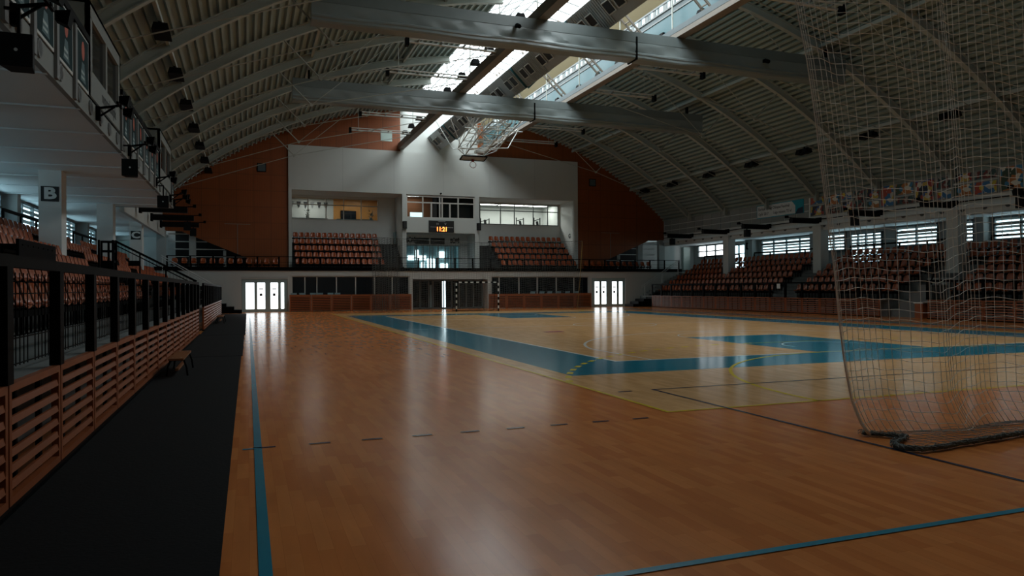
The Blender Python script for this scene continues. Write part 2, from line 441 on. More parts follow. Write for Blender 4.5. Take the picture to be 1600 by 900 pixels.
# upper side walls under the springing of the roof
mb = MB(); mb.box(SPL - .25, SPL, YB0, YU, 5.8, 7.8); struct('wall_left_upper', mb, 'white')
mb = MB(); mb.box(SPR + .1, SPR + .35, YB0, YU, 5.35, 7.8)
struct('wall_right_upper', mb, 'white2')
# concourse slabs and ceilings
mb = MB(); mb.box(XL, -7.85, YB0, 60.2, 2.97, 3.17); struct('floor_concourse_left', mb, 'offwhite')
mb = MB(); mb.box(37.45, XR, YB0, 60.2, 2.97, 3.17); struct('floor_concourse_right', mb, 'darkconcrete')
mb = MB()
mb.box(XL, -5.7, 38.7, 60.2, 5.62, 5.8)
struct('ceiling_concourse_left', mb, 'soffit')
mb = MB(); mb.box(35.5, XR, YB0, 60.2, 5.66, 5.85); struct('ceiling_concourse_right', mb, 'soffit')
# gallery slab on the left: soffit with ribs between its panels
mb = MB(); mb.box(XL, -3.42, YB0, 38.7, 5.62, 5.80)
for k in range(16):
    y = -4 + 2.75 * k
    mb.box(XL, -3.44, y, y + .09, 5.585, 5.62)
mb.box(-3.50, -3.40, YB0, 38.7, 5.60, 6.12, 1)
mb.box(-5.9, -3.42, 38.6, 38.72, 5.60, 6.3, 1)
struct('ceiling_gallery', mb, ['soffit', 'fascia'])

# roof: trapezoidal sheeting, ribs along the hall
def sheet(a0, a1, y0, y1, pitch=.35, depth=.15, pan=.62):
    mb = MB(); n = int(abs(a1 - a0) * RR / pitch); prof = []
    for i in range(n):
        t0 = a0 + (a1 - a0) * i / n; dt = (a1 - a0) / n
        for f, d in ((0, 0), (pan, 0), (pan + .05, depth), (.95, depth)): prof.append((t0 + dt * f, RR + .12 - d))
    prof.append((a1, RR + .12))
    for (ta, ra), (tb, rb) in zip(prof[:-1], prof[1:]):
        A = (HC + ra * math.sin(ta), RZ + ra * math.cos(ta)); B = (HC + rb * math.sin(tb), RZ + rb * math.cos(tb))
        mb.face([(A[0], y0, A[1]), (B[0], y0, B[1]), (B[0], y1, B[1]), (A[0], y1, A[1])])
    return mb
SKY0, SKY1 = 4.0, YU           # ridge glazing; unseen near end stopped short to darken the camera end
aE = math.asin(20.9 / RR); aS = math.asin(3.1 / RR)
o = sheet(-aE, -aS, YB0, YU).build('ceiling_left', 'roof', normals=False); o['kind'] = 'structure'
o = sheet(aS, aE, YB0, YU, .36, .18, .46).build('ceiling_right', 'roof', normals=False); o['kind'] = 'structure'
o = sheet(-aS, aS, YB0, SKY0).build('ceiling_ridge', 'roof', normals=False); o['kind'] = 'structure'  # unseen closed ridge keeps light off the camera end
mb = MB()                       # dark outer skin so that no daylight leaks through the sheeting joints
n = 40
for i in range(n):
    t0 = -aE + 2 * aE * i / n; t1 = -aE + 2 * aE * (i + 1) / n
    if t1 > -aS - .01 and t0 < aS + .01: continue
    P = lambda t: (HC + (RR + .3) * math.sin(t), RZ + (RR + .3) * math.cos(t))
    A, B = P(t0), P(t1)
    mb.face([(A[0], YB0, A[1]), (B[0], YB0, B[1]), (B[0], YU + 4, B[1]), (A[0], YU + 4, A[1])])
struct('ceiling_outer_skin', mb, 'roof', normals=False)

# ridge lantern
mb = MB()
mb.face([(11.72, SKY0, 15.95), (11.72, SKY1, 15.95), (14.8, SKY1, 17.35), (14.8, SKY0, 17.35)])
mb.face([(14.8, SKY0, 17.35), (14.8, SKY1, 17.35), (17.0, SKY1, 16.85), (17.0, SKY0, 16.85)])
sk = struct('window_1', mb, 'sky', normals=False)
bars = MB()
for k in range(45):
    y = SKY0 + (SKY1 - SKY0) * k / 44
    bars.bar((11.72, y, 15.90), (14.8, y, 17.30), .06, .06); bars.bar((14.8, y, 17.30), (17.0, y, 16.80), .06, .06)
for t in (0, .33, .66, 1.0):
    bars.bar((11.72 + 3.08 * t, SKY0, 15.9 + 1.4 * t), (11.72 + 3.08 * t, SKY1, 15.9 + 1.4 * t), .05, .06)
bars.build('glazing_bars', 'grey', sk)
mb = MB()
mb.hexa([(16.95, SKY0, 16.85), (18.42, SKY0, 14.95), (18.42, SKY1, 14.95), (16.95, SKY1, 16.85), (17.0, SKY0, 16.93), (18.47, SKY0, 15.03), (18.47, SKY1, 15.03), (17.0, SKY1, 16.93)])
struct('ceiling_lantern_board', mb, 'cream')
mb = MB(); mb.box(18.42, 18.5, SKY0, SKY1, 12.95, 14.58, 0); mb.box(18.40, 18.42, SKY0, SKY1, 13.5, 14.2, 1); mb.box(18.36, 18.44, SKY0, SKY1, 14.52, 14.60, 2)
mb.box(18.36, 18.44, SKY0, SKY1, 14.22, 14.28, 2); mb.box(18.36, 18.44, SKY0, SKY1, 14.90, 14.98, 2)
y = SKY0
while y < SKY1:
    w = random.uniform(.15, .9); mb.box(18.40, 18.46, y, y + w * .45, 14.60, 14.90, 2); y += w
struct('wall_lantern_side', mb, ['paleblue', 'tealclad', 'grey'])
mb = MB(); mb.face([(18.47, SKY0, 14.60), (18.47, SKY1, 14.60), (18.47, SKY1, 14.92), (18.47, SKY0, 14.92)])
struct('window_2', mb, 'day_side', normals=False)
mb = MB(); mb.box(11.6, 18.5, SKY0 - .12, SKY0, 15.2, 17.5); struct('wall_lantern_end', mb, 'cream')

# arched roof beams with their tie rods
ARCH = [52.3, 47.43, 42.6, 37.74, 32.85, 28.0, 23.1, 18.2, 13.3, 8.4, 3.5]
def arch_mb(y):
    mb = MB(); n = 26; r0 = RR - .02; r1 = RR - .42
    for sgn in (-1, 1):
        t0 = sgn * math.asin(20.6 / RR); t1 = sgn * math.asin(3.15 / RR); pr = []
        for i in range(n + 1):
            t = t0 + (t1 - t0) * i / n; pr.append((math.sin(t), math.cos(t)))
        for (s0, c0), (s1, c1) in zip(pr[:-1], pr[1:]):
            def Q(r, s, c, yy): return (HC + r * s, yy, RZ + r * c)
            for ra, rb, hw in ((r0, r0 - .05, .12), (r0 - .05, r1 + .05, .02), (r1 + .05, r1, .12)):
                mb.hexa([Q(rb, s0, c0, y - hw), Q(rb, s1, c1, y - hw), Q(rb, s1, c1, y + hw), Q(rb, s0, c0, y + hw),
                         Q(ra, s0, c0, y - hw), Q(ra, s1, c1, y - hw), Q(ra, s1, c1, y + hw), Q(ra, s0, c0, y + hw)])
        x = HC + sgn * 20.6
        mb.box(x - .12, x + .12, y - .12, y + .12, 7.3, 8.1)
    return mb
for i, y in enumerate(ARCH):
    b = struct('roof_beam', arch_mb(y), 'beam')
    if y < 17: continue
    rods = MB(); jn = MB()
    for sgn in (-1, 1):
        nd = Vector((HC + sgn * 11.73, y, 10.97))
        hi = Vector((HC + sgn * 13.3, y, arc(HC + sgn * 13.3) - .4)); fo = Vector((HC + sgn * 20.4, y, 8.0)); ce = Vector((HC + sgn * 3.3, y, 12.95))
        rods.tube([nd, hi], .035); rods.tube([fo, nd], .022); rods.tube([nd, ce], .022)
        rods.tube([nd, Vector((HC + sgn * 7.5, y, arc(HC + sgn * 7.5) - .4))], .018)
        jn.tube([nd + Vector((0, -.06, 0)), nd + Vector((0, .06, 0))], .09, 8)
        jn.box(ce.x - .025, ce.x + .025, y - .025, y + .025, 12.9, arc(HC + 3.3) - .45)
    rods.build('tie_rods', 'rod', b); jn.build('tie_joints', 'rod', b)
# purlin braces along the hall
mb = MB()
for dx in (-17.4, -11.7, -6, 6, 11.7, 17.4):
    x = HC + dx; z = arc(x) - .2
    mb.bar((x, YB0, z), (x, YU, z), .12, .16)
struct('roof_purlin', mb, 'beam')

# ------------------------------------------------------------------ far end: lower wall
mb = MB(); Z1 = 2.98
mb.box(XL, -.42, YE, YE + .25, 0, Z1)
mb.box(-.42, 2.69, YE, YE + .25, 2.36, Z1)
mb.box(2.69, 2.96, YE, YE + .25, 0, Z1)
mb.box(2.96, 11.62, YE, YE + .25, 2.58, Z1); mb.box(2.96, 11.62, YE, YE + .25, 0, 1.05)
mb.box(11.62, 11.85, YE, YE + .25, 0, Z1)
mb.box(11.85, 17.9, YE, YE + .25, 2.34, Z1)
mb.box(17.9, 18.2, YE, YE + .25, 0, Z1)
mb.box(18.2, 26.85, YE, YE + .25, 2.55, Z1); mb.box(18.2, 26.85, YE, YE + .25, 0, 1.05)
mb.box(26.85, 27.1, YE, YE + .25, 0, Z1)
mb.box(27.1, 30.3, YE, YE + .25, 2.42, Z1)
mb.box(30.3, XR, YE, YE + .25, 0, Z1)
struct('wall_end_lower', mb, 'white')
mb = MB(); mb.box(-7.85, 37.45, YE, YU + 3, 2.98, 3.08); struct('floor_balcony', mb, 'darkconcrete')
mb = MB(); mb.box(-6.0, 35.9, YE - .06, YE + .02, 2.96, 3.22); struct('trim_1', mb, 'black')
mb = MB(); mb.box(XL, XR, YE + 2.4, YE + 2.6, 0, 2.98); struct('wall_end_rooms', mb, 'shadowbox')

def room(nm, x0, x1, y0, y1, z0, z1, mats, split=None):
    p = MB(); p.box(x0 - .1, x0, y0, y1, z0, z1); struct('wall_%s_west' % nm, p, mats[0])
    p = MB(); p.box(x1, x1 + .1, y0, y1, z0, z1); struct('wall_%s_east' % nm, p, mats[1])
    p = MB(); xs = split if split else x1; p.box(x0, xs, y1, y1 + .1, z0, z1, 0)
    if split: p.box(split, x1, y1, y1 + .1, z0, z1, 1)
    struct('wall_%s_back' % nm, p, mats[:2])
    p = MB(); p.box(x0 - .1, x1 + .1, y0, y1 + .1, z1, z1 + .1); struct('ceiling_%s' % nm, p, mats[2])
    p = MB(); p.box(x0 - .1, x1 + .1, y0, y1 + .1, z0 - .1, z0); struct('floor_%s' % nm, p, mats[3])

def window_wall(name, x0, x1, z0, z1, y, cols, frame_m, pane_m, rows=None, t=.07, parent_name='window_frame', d=.06):
    """a framed strip of glass in an end wall"""
    pane = MB(); pane.face([(x0, y, z0), (x1, y, z0), (x1, y, z1), (x0, y, z1)])
    w = struct(name, pane, pane_m, normals=False)
    f = MB(); f.box(x0, x1, y - d, y + .02, z0, z0 + t); f.box(x0, x1, y - d, y + .02, z1 - t, z1)
    n = cols if isinstance(cols, int) else None
    xs = [x0 + (x1 - x0) * i / n for i in range(n + 1)] if n else cols
    for i, x in enumerate(xs):
        xx = min(max(x, x0 + t / 2), x1 - t / 2); f.box(xx - t / 2, xx + t / 2, y - d - .004, y + .02, z0 + .002, z1 - .002)
    for r in rows or []: f.box(x0, x1, y - d - .002, y + .018, r - t / 2, r + t / 2)
    f.build(parent_name, frame_m, w)
    return w
window_wall('window_3', 2.96, 11.62, 1.05, 2.58, YE + .16, [2.96, 3.9, 4.75, 6.15, 7.55, 8.95, 10.3, 11.62], 'whiteframe', 'darkglass')
window_wall('window_4', 18.2, 26.85, 1.05, 2.55, YE + .16, [18.2, 18.9, 20.6, 22.2, 23.9, 25.5, 26.85], 'whiteframe', 'darkglass')

def end_door(name, x0, x1, z1, leaves, ztop=2.16):
    y = YE + .12
    pane = MB()
    fr = MB(); fr.box(x0, x1, y - .05, y + .05, ztop, z1); st = MB(); hd = MB()
    for (a, b, door) in leaves:
        pane.face([(a + .08, y, .2), (b - .08, y, .2), (b - .08, y, ztop - .02), (a + .08, y, ztop - .02)])
        fr.box(a, a + .1, y - .04, y + .04, 0, ztop); fr.box(b - .1, b, y - .04, y + .04, 0, ztop)
        fr.box(a + .1, b - .1, y - .04, y + .04, 0, .22); fr.box(a + .1, b - .1, y - .04, y + .04, ztop - .06, ztop)
        if door:
            hd.box(b - .09, b - .06, y - .1, y - .05, .85, 1.2)
            st.box((a + b) / 2 - .14, (a + b) / 2 + .14, y - .012, y - .004, 1.62, 1.70)
            st.box((a + b) / 2 - .10, (a + b) / 2 + .08, y - .012, y - .004, 1.15, 1.34)
    xs = sorted([x0] + [v for l in leaves for v in l[:2]] + [x1])
    for i in range(0, len(xs), 2):
        if xs[i + 1] - xs[i] > .01: fr.box(xs[i], xs[i + 1], y - .03, y + .05, 0, ztop)
    d = struct(name, pane, 'day', normals=False)
    fr.build('door_frame', 'tealframe', d); hd.build('door_handle', 'black', d); st.build('door_sticker', 'ink', d)
    return d
end_door('door_1', -.40, 2.67, 2.36, [(-.25, .52, False), (.52, 1.25, True), (1.42, 2.13, True), (2.13, 2.55, False)])
end_door('door_2', 27.12, 30.28, 2.42, [(27.3, 27.95, True), (27.95, 28.6, True), (28.95, 29.6, True), (29.6, 30.15, False)], 2.2)
mb = MB(); mb.box(-.45, 2.72, YE - .02, YE + .0, 2.36, 2.52); struct('trim_2', mb, 'offwhite')

# entrance recess under the balcony centre
y = YE + 1.3
mb = MB()
mb.face([(11.85, y, 0), (17.9, y, 0), (17.9, y, 2.34), (11.85, y, 2.34)])
d3 = struct('door_3', mb, 'darkglass', normals=False)
f = MB()
for x in (11.9, 12.7, 13.4, 13.75, 14.45, 14.6, 15.3, 15.9, 16.5, 17.1, 17.85): f.box(x - .05, x + .05, y - .06, y, 0, 2.34)
f.box(11.85, 17.9, y - .06, y, 2.2, 2.34); f.box(11.85, 17.9, y - .06, y, 0, .12)
f.build('door_frame', 'greyframe', d3)
g = MB(); g.face([(14.52, y - .02, .12), (14.78, y - .02, .12), (14.78, y - .02, 2.2), (14.52, y - .02, 2.2)]); g.build('lit_gap', 'lobbyday', d3, normals=False)
g = MB(); g.face([(13.5, y - .02, .12), (13.66, y - .02, .12), (13.66, y - .02, 1.9), (13.5, y - .02, 1.9)]); g.build('pale_pane', 'chairgrey', d3, normals=False)
mb = MB(); mb.box(11.6, 11.85, YE + .25, y, 0, 2.98); mb.box(17.9, 18.15, YE + .25, y, 0, 2.98); struct('wall_entrance_recess', mb, 'white')

# ------------------------------------------------------------------ far end: upper wall
mb = MB()
def gable(mb, x0, x1, zb, y0, y1, m=0, n=14):
    for i in range(n):
        a = x0 + (x1 - x0) * i / n; b = x0 + (x1 - x0) * (i + 1) / n
        za = zb(a) if callable(zb) else zb; zb_ = zb(b) if callable(zb) else zb
        mb.hexa([(a, y0, za), (b, y0, zb_), (b, y1, zb_), (a, y1, za), (a, y0, arc(a) + .12), (b, y0, arc(b) + .12), (b, y1, arc(b) + .12), (a, y1, arc(a) + .12)], m)
def low_l(x): return 2.99 if x > .7 else (4.0 + (.0 - x) * .42 if x > -4.4 else 5.85)
gable(mb, -4.4, .0, lambda x: 3.95 + (0 - x) * .42, YU, YU + .2)
gable(mb, SPL, -4.4, 5.85, YU, YU + .2)
gable(mb, 0, 2.92, 2.99, YU, YU + .2)
gable(mb, 26.95, 29.6, 2.99, YU, YU + .2)
gable(mb, 29.6, 34.0, lambda x: 3.95 + (x - 29.6) * .42, YU, YU + .2)
gable(mb, 34.0, SPR + .1, 5.85, YU, YU + .2)
gable(mb, 2.92, 11.45, 12.5, YU, YU + .2); gable(mb, 17.9, 26.95, 12.5, YU, YU + .2)
struct('wall_end_upper', mb, 'orange')
mb = MB(); mb.box(11.45, 17.9, YU, YU + .2, 12.5, 17.5); struct('wall_end_gable', mb, 'white')
mb = MB(); mb.box(9.9, 10.8, YU - .03, YU, 13.3, 14.1); tag(mb.build('wall_hatch', 'cabinet'), 'pale square hatch high on the orange boarding beside the skylight', 'hatch')
for x, z, l in ((1.0, 10.72, 'small pale square light fitting on the orange wall near the low gallery'),
                (28.45, 10.84, 'small pale square plate on the orange wall right of the white block')):
    mb = MB(); mb.box(x - .32, x + .32, YU - .05, YU, z - .32, z + .32, 0); mb.box(x - .27, x + .27, YU - .06, YU - .05, z - .27, z + .27, 1)
    tag(mb.build('wall_plate', ['black', 'paleblue']), l, 'wall plate')
yw = YU - .15
mb = MB()
def wp(x0, x1, z0, z1): mb.box(x0, x1, yw, YU + .1, z0, z1)
wp(2.9, 3.14, 3.08, 12.55); wp(26.6, 26.96, 3.08, 12.55)
wp(3.14, 26.6, 9.16, 12.55)
wp(11.55, 11.88, 3.08, 9.16); wp(17.6, 17.98, 3.08, 9.16)
wp(11.88, 17.6, 6.12, 7.28)
struct('wall_end_white', mb, 'white')
mb = MB()     # fine joints between the white boards
for x in (6.9, 10.9, 14.9, 18.9, 22.9): mb.box(x, x + .03, yw - .004, yw, 9.2, 12.53)
struct('trim_3', mb, 'offwhite')

def recess(x0, x1, mirror=False):
    yb = 59.7
    mb = MB()
    mb.box(x0 - .05, x0, YU, yb, 3.08, 9.3); mb.box(x1, x1 + .05, YU, yb, 3.08, 9.3)
    mb.box(x0, x1, YU + .1, yb + .1, 9.16, 9.3)
    return mb
for x0, x1, wx0, wx1, nm in ((3.14, 11.55, 3.14, 10.17, 'west'), (17.98, 26.6, 18.5, 26.45, 'east')):
    mb = recess(x0, x1)
    mb.box(x0, wx0, 59.7, 59.85, 7.15, 9.16); mb.box(wx1, x1, 59.7, 59.85, 7.15, 9.16); mb.box(x0, x1, 59.7, 59.85, 3.08, 7.15); mb.box(wx0, wx1, 59.7, 59.85, 7.15, 7.2); mb.box(wx0, wx1, 59.7, 59.85, 9.02, 9.16)
    struct('wall_recess_' + nm, mb, 'white2')
    st = MB(); zz = [3.08, 3.6, 4.16, 4.72, 5.28]
    for i in range(1, 5): st.box(x0 + (.0 if nm == 'west' else 1.4), x1 - (1.5 if nm == 'west' else 0), 55.35 + .8 * i - .05, 59.7, zz[i - 1] if i > 1 else 3.08, zz[i])
    sx0, sx1 = (x1 - 1.5, x1) if nm == 'west' else (x0, x0 + 1.4)
    for i in range(8): st.box(sx0, sx1, 56.1 + .4 * i, 59.7, 3.08 + .275 * i if i else 3.08, 3.08 + .275 * (i + 1))
    struct('floor_terrace_' + nm, st, 'recess')
# room behind the west window: white wall, ochre wall, added lamps and furniture
w5 = window_wall('window_5', 3.14, 10.17, 7.2, 9.0, 59.74, 5, 'whiteframe', 'glass', rows=[8.42])
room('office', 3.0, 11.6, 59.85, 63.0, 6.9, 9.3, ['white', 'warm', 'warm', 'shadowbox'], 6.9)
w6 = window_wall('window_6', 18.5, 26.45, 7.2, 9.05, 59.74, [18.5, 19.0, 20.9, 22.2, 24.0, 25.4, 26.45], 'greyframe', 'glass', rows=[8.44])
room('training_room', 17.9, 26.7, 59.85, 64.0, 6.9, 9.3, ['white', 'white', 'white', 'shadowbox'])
w7 = window_wall('window_7', 11.88, 17.6, 7.28, 9.1, YU, [11.88, 13.25, 14.65, 14.85, 16.2, 17.6], 'whiteframe', 'glass', rows=[8.55], t=.1)
f = MB()
for x in (13.95, 15.5): f.box(x - .06, x + .06, YU - .05, YU + .01, 7.3, 8.5)
f.build('casement_bar', 'whiteframe', w7)
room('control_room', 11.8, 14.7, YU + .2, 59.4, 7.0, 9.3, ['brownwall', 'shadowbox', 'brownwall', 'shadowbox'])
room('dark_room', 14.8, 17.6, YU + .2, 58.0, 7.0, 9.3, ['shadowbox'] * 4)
def ceiling_lamp(x, y, z, w, d, label, energy):  # lamps added to brighten the rooms behind the upper windows
    t = thing('ceiling_lamp', label, 'lamp', (x, y, z - .06))
    b = MB(); b.box(x - w / 2, x + w / 2, y - d / 2, y + d / 2, z - .05, z); b.build('lamp_housing', 'whiteframe', t)
    b = MB(); b.face([(x - w / 2 + .02, y - d / 2 + .02, z - .055), (x + w / 2 - .02, y - d / 2 + .02, z - .055), (x + w / 2 - .02, y + d / 2 - .02, z - .055), (x - w / 2 + .02, y + d / 2 - .02, z - .055)])
    b.build('diffuser', glow('diffuser', (1, .97, .9, 1), energy), t, normals=False)
ceiling_lamp(5.0, 61.6, 9.3, 1.6, .5, 'added strip lamp in the white half of the office left of the scoreboard', 11)
ceiling_lamp(8.6, 61.2, 9.3, 1.6, .4, 'added strip lamp in the ochre half of the office left of the scoreboard', 9)
ceiling_lamp(20.3, 61.8, 9.3, 2.3, 1.6, 'added wide lamp in the white training room, end nearest the scoreboard', 6)
ceiling_lamp(22.8, 61.8, 9.3, 2.3, 1.6, 'added wide lamp in the middle of the white training room ceiling', 6)
ceiling_lamp(25.2, 61.8, 9.3, 2.3, 1.6, 'added wide lamp in the white training room, end farthest from the scoreboard', 6)
ceiling_lamp(12.8, 58.6, 9.3, 1.2, .3, 'added strip lamp in the brown control room above the scoreboard', 10)
# furniture seen through the upper windows
for k in range(6):
    x = 3.5 + .55 * k
    mb = MB(); mb.prism([(x - .17, 9.0), (x + .17, 9.0), (x + .05, 8.55), (x, 8.46), (x - .05, 8.55)], 'y', 62.92, 62.95)
    tag(mb.build('pennant', 'ink' if k % 3 else 'grey'), 'dark club pennant hung in a row high on the white office wall', 'pennant', 'pennants on the white office wall')
mb = MB(); mb.box(7.5, 8.8, 62.85, 62.99, 7.6, 8.35, 0); mb.box(7.55, 8.75, 62.84, 62.85, 7.65, 8.3, 1); tag(mb.build('wall_screen', ['black', 'darkglass']), 'dark wall screen on the ochre office wall left of the scoreboard', 'screen')
mb = MB(); mb.box(3.2, 6.2, 60.6, 61.3, 7.3, 7.42, 0); mb.box(3.3, 3.4, 60.7, 61.2, 6.9, 7.3, 0); mb.box(6.0, 6.1, 60.7, 61.2, 6.9, 7.3, 0); tag(mb.build('office_desk', 'greyframe'), 'long grey desk behind the office window left of the scoreboard', 'desk')
mb = MB(); mb.box(6.9, 9.9, 60.5, 61.1, 7.3, 7.42); mb.box(7.0, 7.1, 60.6, 61, 6.9, 7.3); mb.box(9.7, 9.8, 60.6, 61, 6.9, 7.3); tag(mb.build('office_counter', 'tealclad'), 'low teal counter in the ochre half of the office', 'counter')
for x, s, l in ((4.6, .9, 'dark leafy pot plant on the desk in the white half of the office'), (9.75, 1.2, 'dark leafy pot plant by the ochre wall of the office')):
    t = thing('pot_plant', l, 'plant', (x, 60.9, 7.42))
    b = MB(); b.tube([(x, 60.9, 7.42), (x, 60.9, 7.6)], [.1, .14], 10); b.build('pot', 'grey', t)
    b = MB()
    for k in range(26):
        a = random.uniform(0, 2 * PI); r = random.uniform(.05, .25); z0 = 7.58 + random.uniform(0, .5) * s
        p = Vector((x + r * .4 * math.cos(a), 60.9 + r * .4 * math.sin(a), z0)); q = p + Vector((r * math.cos(a), r * math.sin(a), .16)); e = Vector((-math.sin(a), math.cos(a), 0)) * .05
        b.face([p, (p + q) / 2 + e, q, (p + q) / 2 - e])
    b.build('foliage', 'leaf', t, normals=False)
mb = MB(); mb.box(12.35, 13.35, 57.4, 57.45, 7.35, 7.8); mb.box(12.8, 12.9, 57.42, 57.5, 7.2, 7.4); mb.box(12.2, 13.6, 57.2, 57.9, 7.0, 7.2)
tag(mb.build('monitor', glow('monitor_screen', (.7, .95, 1, 1), .8)), 'pale glowing monitor on the control room sill above the scoreboard', 'monitor')
for x, h, w, l in ((20.2, .75, .8, 'dark exercise machine nearest the scoreboard end of the white training room'),
                   (23.6, .9, .7, 'dark exercise machine in the middle of the white training room'), (25.3, .95, .6, 'dark exercise machine at the far end of the white training room')):
    mb = MB()
    mb.bar((x - w / 2, 62, 6.9), (x - w / 2, 62, 6.9 + h + .3), .07, .07); mb.bar((x + w / 2, 62, 6.9), (x + w / 2, 62, 6.9 + h + .3), .07, .07)
    mb.bar((x - w / 2, 62, 6.9 + h), (x + w / 2, 62, 6.9 + h + .2), .07, .07); mb.box(x - w / 2, x + w / 2, 61.6, 62.3, 6.9, 7.1); mb.bar((x, 61.7, 7.1), (x, 62, 7.8), .2, .1)
    tag(mb.build('exercise_machine', 'black'), l, 'exercise machine')

# portal with the snack bar doors
yp = 58.9
mb = MB(); mb.box(11.75, 11.88, YU, yp, 3.08, 6.2); mb.box(17.6, 17.75, YU, yp, 3.08, 6.2); mb.box(11.75, 17.75, YU + .1, yp, 6.12, 6.25)
mb.box(11.88, 17.6, yp, yp + .15, 5.26, 6.12)
mb.box(16.9, 17.6, yp, yp + .15, 3.08, 5.3)
struct('wall_portal', mb, 'banner')
mb = MB(); mb.face([(11.88, yp + .05, 3.08), (16.9, yp + .05, 3.08), (16.9, yp + .05, 5.26), (11.88, yp + .05, 5.26)])
d4 = struct('door_4', mb, 'glass', normals=False)
f = MB()
for x in (11.93, 13.05, 13.2, 13.75, 14.3, 14.55, 15.05, 15.65, 16.1, 16.35, 16.85): f.box(x - .05, x + .05, yp - .02, yp + .09, 3.08, 5.26)
f.box(11.88, 16.9, yp - .02, yp + .09, 5.16, 5.26); f.box(11.88, 16.9, yp - .02, yp + .09, 3.08, 3.2)
f.build('door_frame', 'tealframe', d4)
for a, b_ in ((13.1, 14.25), (14.4, 15.6)):
    mb = MB(); mb.box(a, b_, yp - .04, yp, 5.34, 5.85, 0)
    for k in range(7): mb.box(a + .02, b_ - .02, yp - .055, yp - .04, 5.37 + .07 * k, 5.39 + .07 * k, 1)
    tag(mb.build('vent_grille', ['ink', 'greyframe']), 'dark louvred vent over the snack bar doors, ' + ('nearer the first BÜFÉ lettering' if a < 14 else 'nearer the second BÜFÉ lettering'), 'vent')
for x, l in ((12.72, 'black BÜFÉ wall lettering over the snack bar doors, on the side of the bare concourse lamp'), (16.5, 'black BÜFÉ wall lettering beside the second vent grille')):
    t = lettering('wall_lettering', 'BÜFÉ', (x, yp - .005, 5.62), .50, 'ink', None, bold=.022, sx=.72)
    tag(t, 'black BÜFÉ lettering over the snack bar doors, ' + ('nearest the left speaker' if x < 14 else 'nearest the right speaker'), 'lettering')
room('lobby', 11.5, 18.0, 59.05, 64.0, 3.08, 6.2, ['tealframe'] * 4)
for i, (x0, x1, z0, z1) in enumerate(((11.7, 12.3, 4.6, 5.2), (11.9, 12.2, 3.1, 4.1), (13.5, 15.2, 4.2, 4.6), (14.2, 14.5, 4.5, 5.1), (15.3, 16.0, 3.5, 4.4), (16.4, 17.0, 4.4, 5.0), (16.5, 17.2, 3.5, 3.9), (14.7, 15.0, 3.1, 4.0))):
    mb = MB(); mb.face([(x0, 63.96 - .02 * i, z0), (x1, 63.96 - .02 * i, z0), (x1, 63.96 - .02 * i, z1), (x0, 63.96 - .02 * i, z1)])
    struct('window_%d' % (20 + i), mb, 'lobbyday', normals=False)

# scoreboard, speakers, sign, small camera
t = thing('scoreboard', 'black scoreboard with orange digits 11:21 on the white wall over the snack bar', 'scoreboard', (14.73, yw - .12, 6.16))
b = MB(); b.box(13.69, 15.77, yw - .14, yw - .002, 6.16, 7.1); case = b.build('scoreboard_case', 'ink', t)
lettering('digits', '11:21', (14.75, yw - .145, 6.40), .50, 'led', case, bold=.006, sx=.85)
lettering('team_letters', 'H', (14.4, yw - .145, 6.82), .26, 'ledwhite', case)
lettering('team_letters', 'V', (15.05, yw - .145, 6.82), .26, 'ledwhite', case)
b = MB(); b.box(14.45, 15.05, yw - .146, yw - .14, 7.01, 7.04); b.box(13.8, 14.3, yw - .146, yw - .14, 6.56, 6.59); b.box(14.5, 15.0, yw - .146, yw - .14, 6.60, 6.62); b.box(15.2, 15.7, yw - .146, yw - .14, 6.54, 6.57)
b.build('caption_strips', 'ledwhite', case)
for x, l in ((11.73, 'black wall speaker left of the scoreboard on the white pier'), (17.9, 'black wall speaker right of the scoreboard on the white pier')):
    t = thing('wall_speaker', l, 'speaker', (x, yw - .3, 6.4))
    b = MB(); b.prism([(x - .17, yw - .02), (x + .17, yw - .02), (x + .13, yw - .3), (x - .13, yw - .3)], 'z', 6.4, 6.98); bx_ = b.build('speaker_box', 'blackbox', t)
    b = MB(); b.box(x - .11, x + .11, yw - .315, yw - .3, 6.45, 6.93); b.build('grille', 'grille', bx_)
mb = MB(); mb.tube([(14.7, yw - .16, 9.3), (14.7, yw, 9.3)], .07, 8); tag(mb.build('wall_camera', 'black'), 'tiny black camera on the white wall above the control room windows', 'camera')
g = lettering('sector_letter', 'G', (26.585, 57.6, 6.15), .55, 'ink', None, rot=(PI / 2, 0, -PI / 2), bold=.02); tag(g, 'black letter G on the white side wall of the seating recess', 'sector letter')

# stair towers behind the balcony ends: dark openings with pale treads
for s, nm in ((-1, 'west'), (1, 'east')):
    cx = lambda d: HC + s * d
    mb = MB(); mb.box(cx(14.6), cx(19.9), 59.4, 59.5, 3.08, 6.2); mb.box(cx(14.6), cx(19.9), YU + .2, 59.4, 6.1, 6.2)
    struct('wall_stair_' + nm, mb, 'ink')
    mb = MB()
    for z in (4.55, 5.1, 5.65): mb.box(cx(20.2), cx(16.4 if z < 5 else 17.6), 57.3, 57.42, z, z + .07)
    mb.box(cx(20.2), cx(14.9), 57.3, 57.4, 4.02, 4.08)
    tag(mb.build('stair_rail', 'alu'), 'pale horizontal rails in the dark stair opening ' + ('at the gallery end of the balcony' if s < 0 else 'at the banner end of the balcony'), 'railing')
    mb = MB(); mb.box(cx(18.35), cx(18.8), YU + .25, YU + .6, 3.08, 5.95); mb.box(cx(16.3), cx(16.5), YU + .25, YU + .45, 3.08, 4.5); struct('pillar_stair_' + nm, mb, 'offwhite')
    mb = MB(); mb.box(cx(20.3), cx(20.9), YU - .1, YU + .25, 3.08, 5.9); struct('wall_corner_' + nm, mb, 'offwhite')
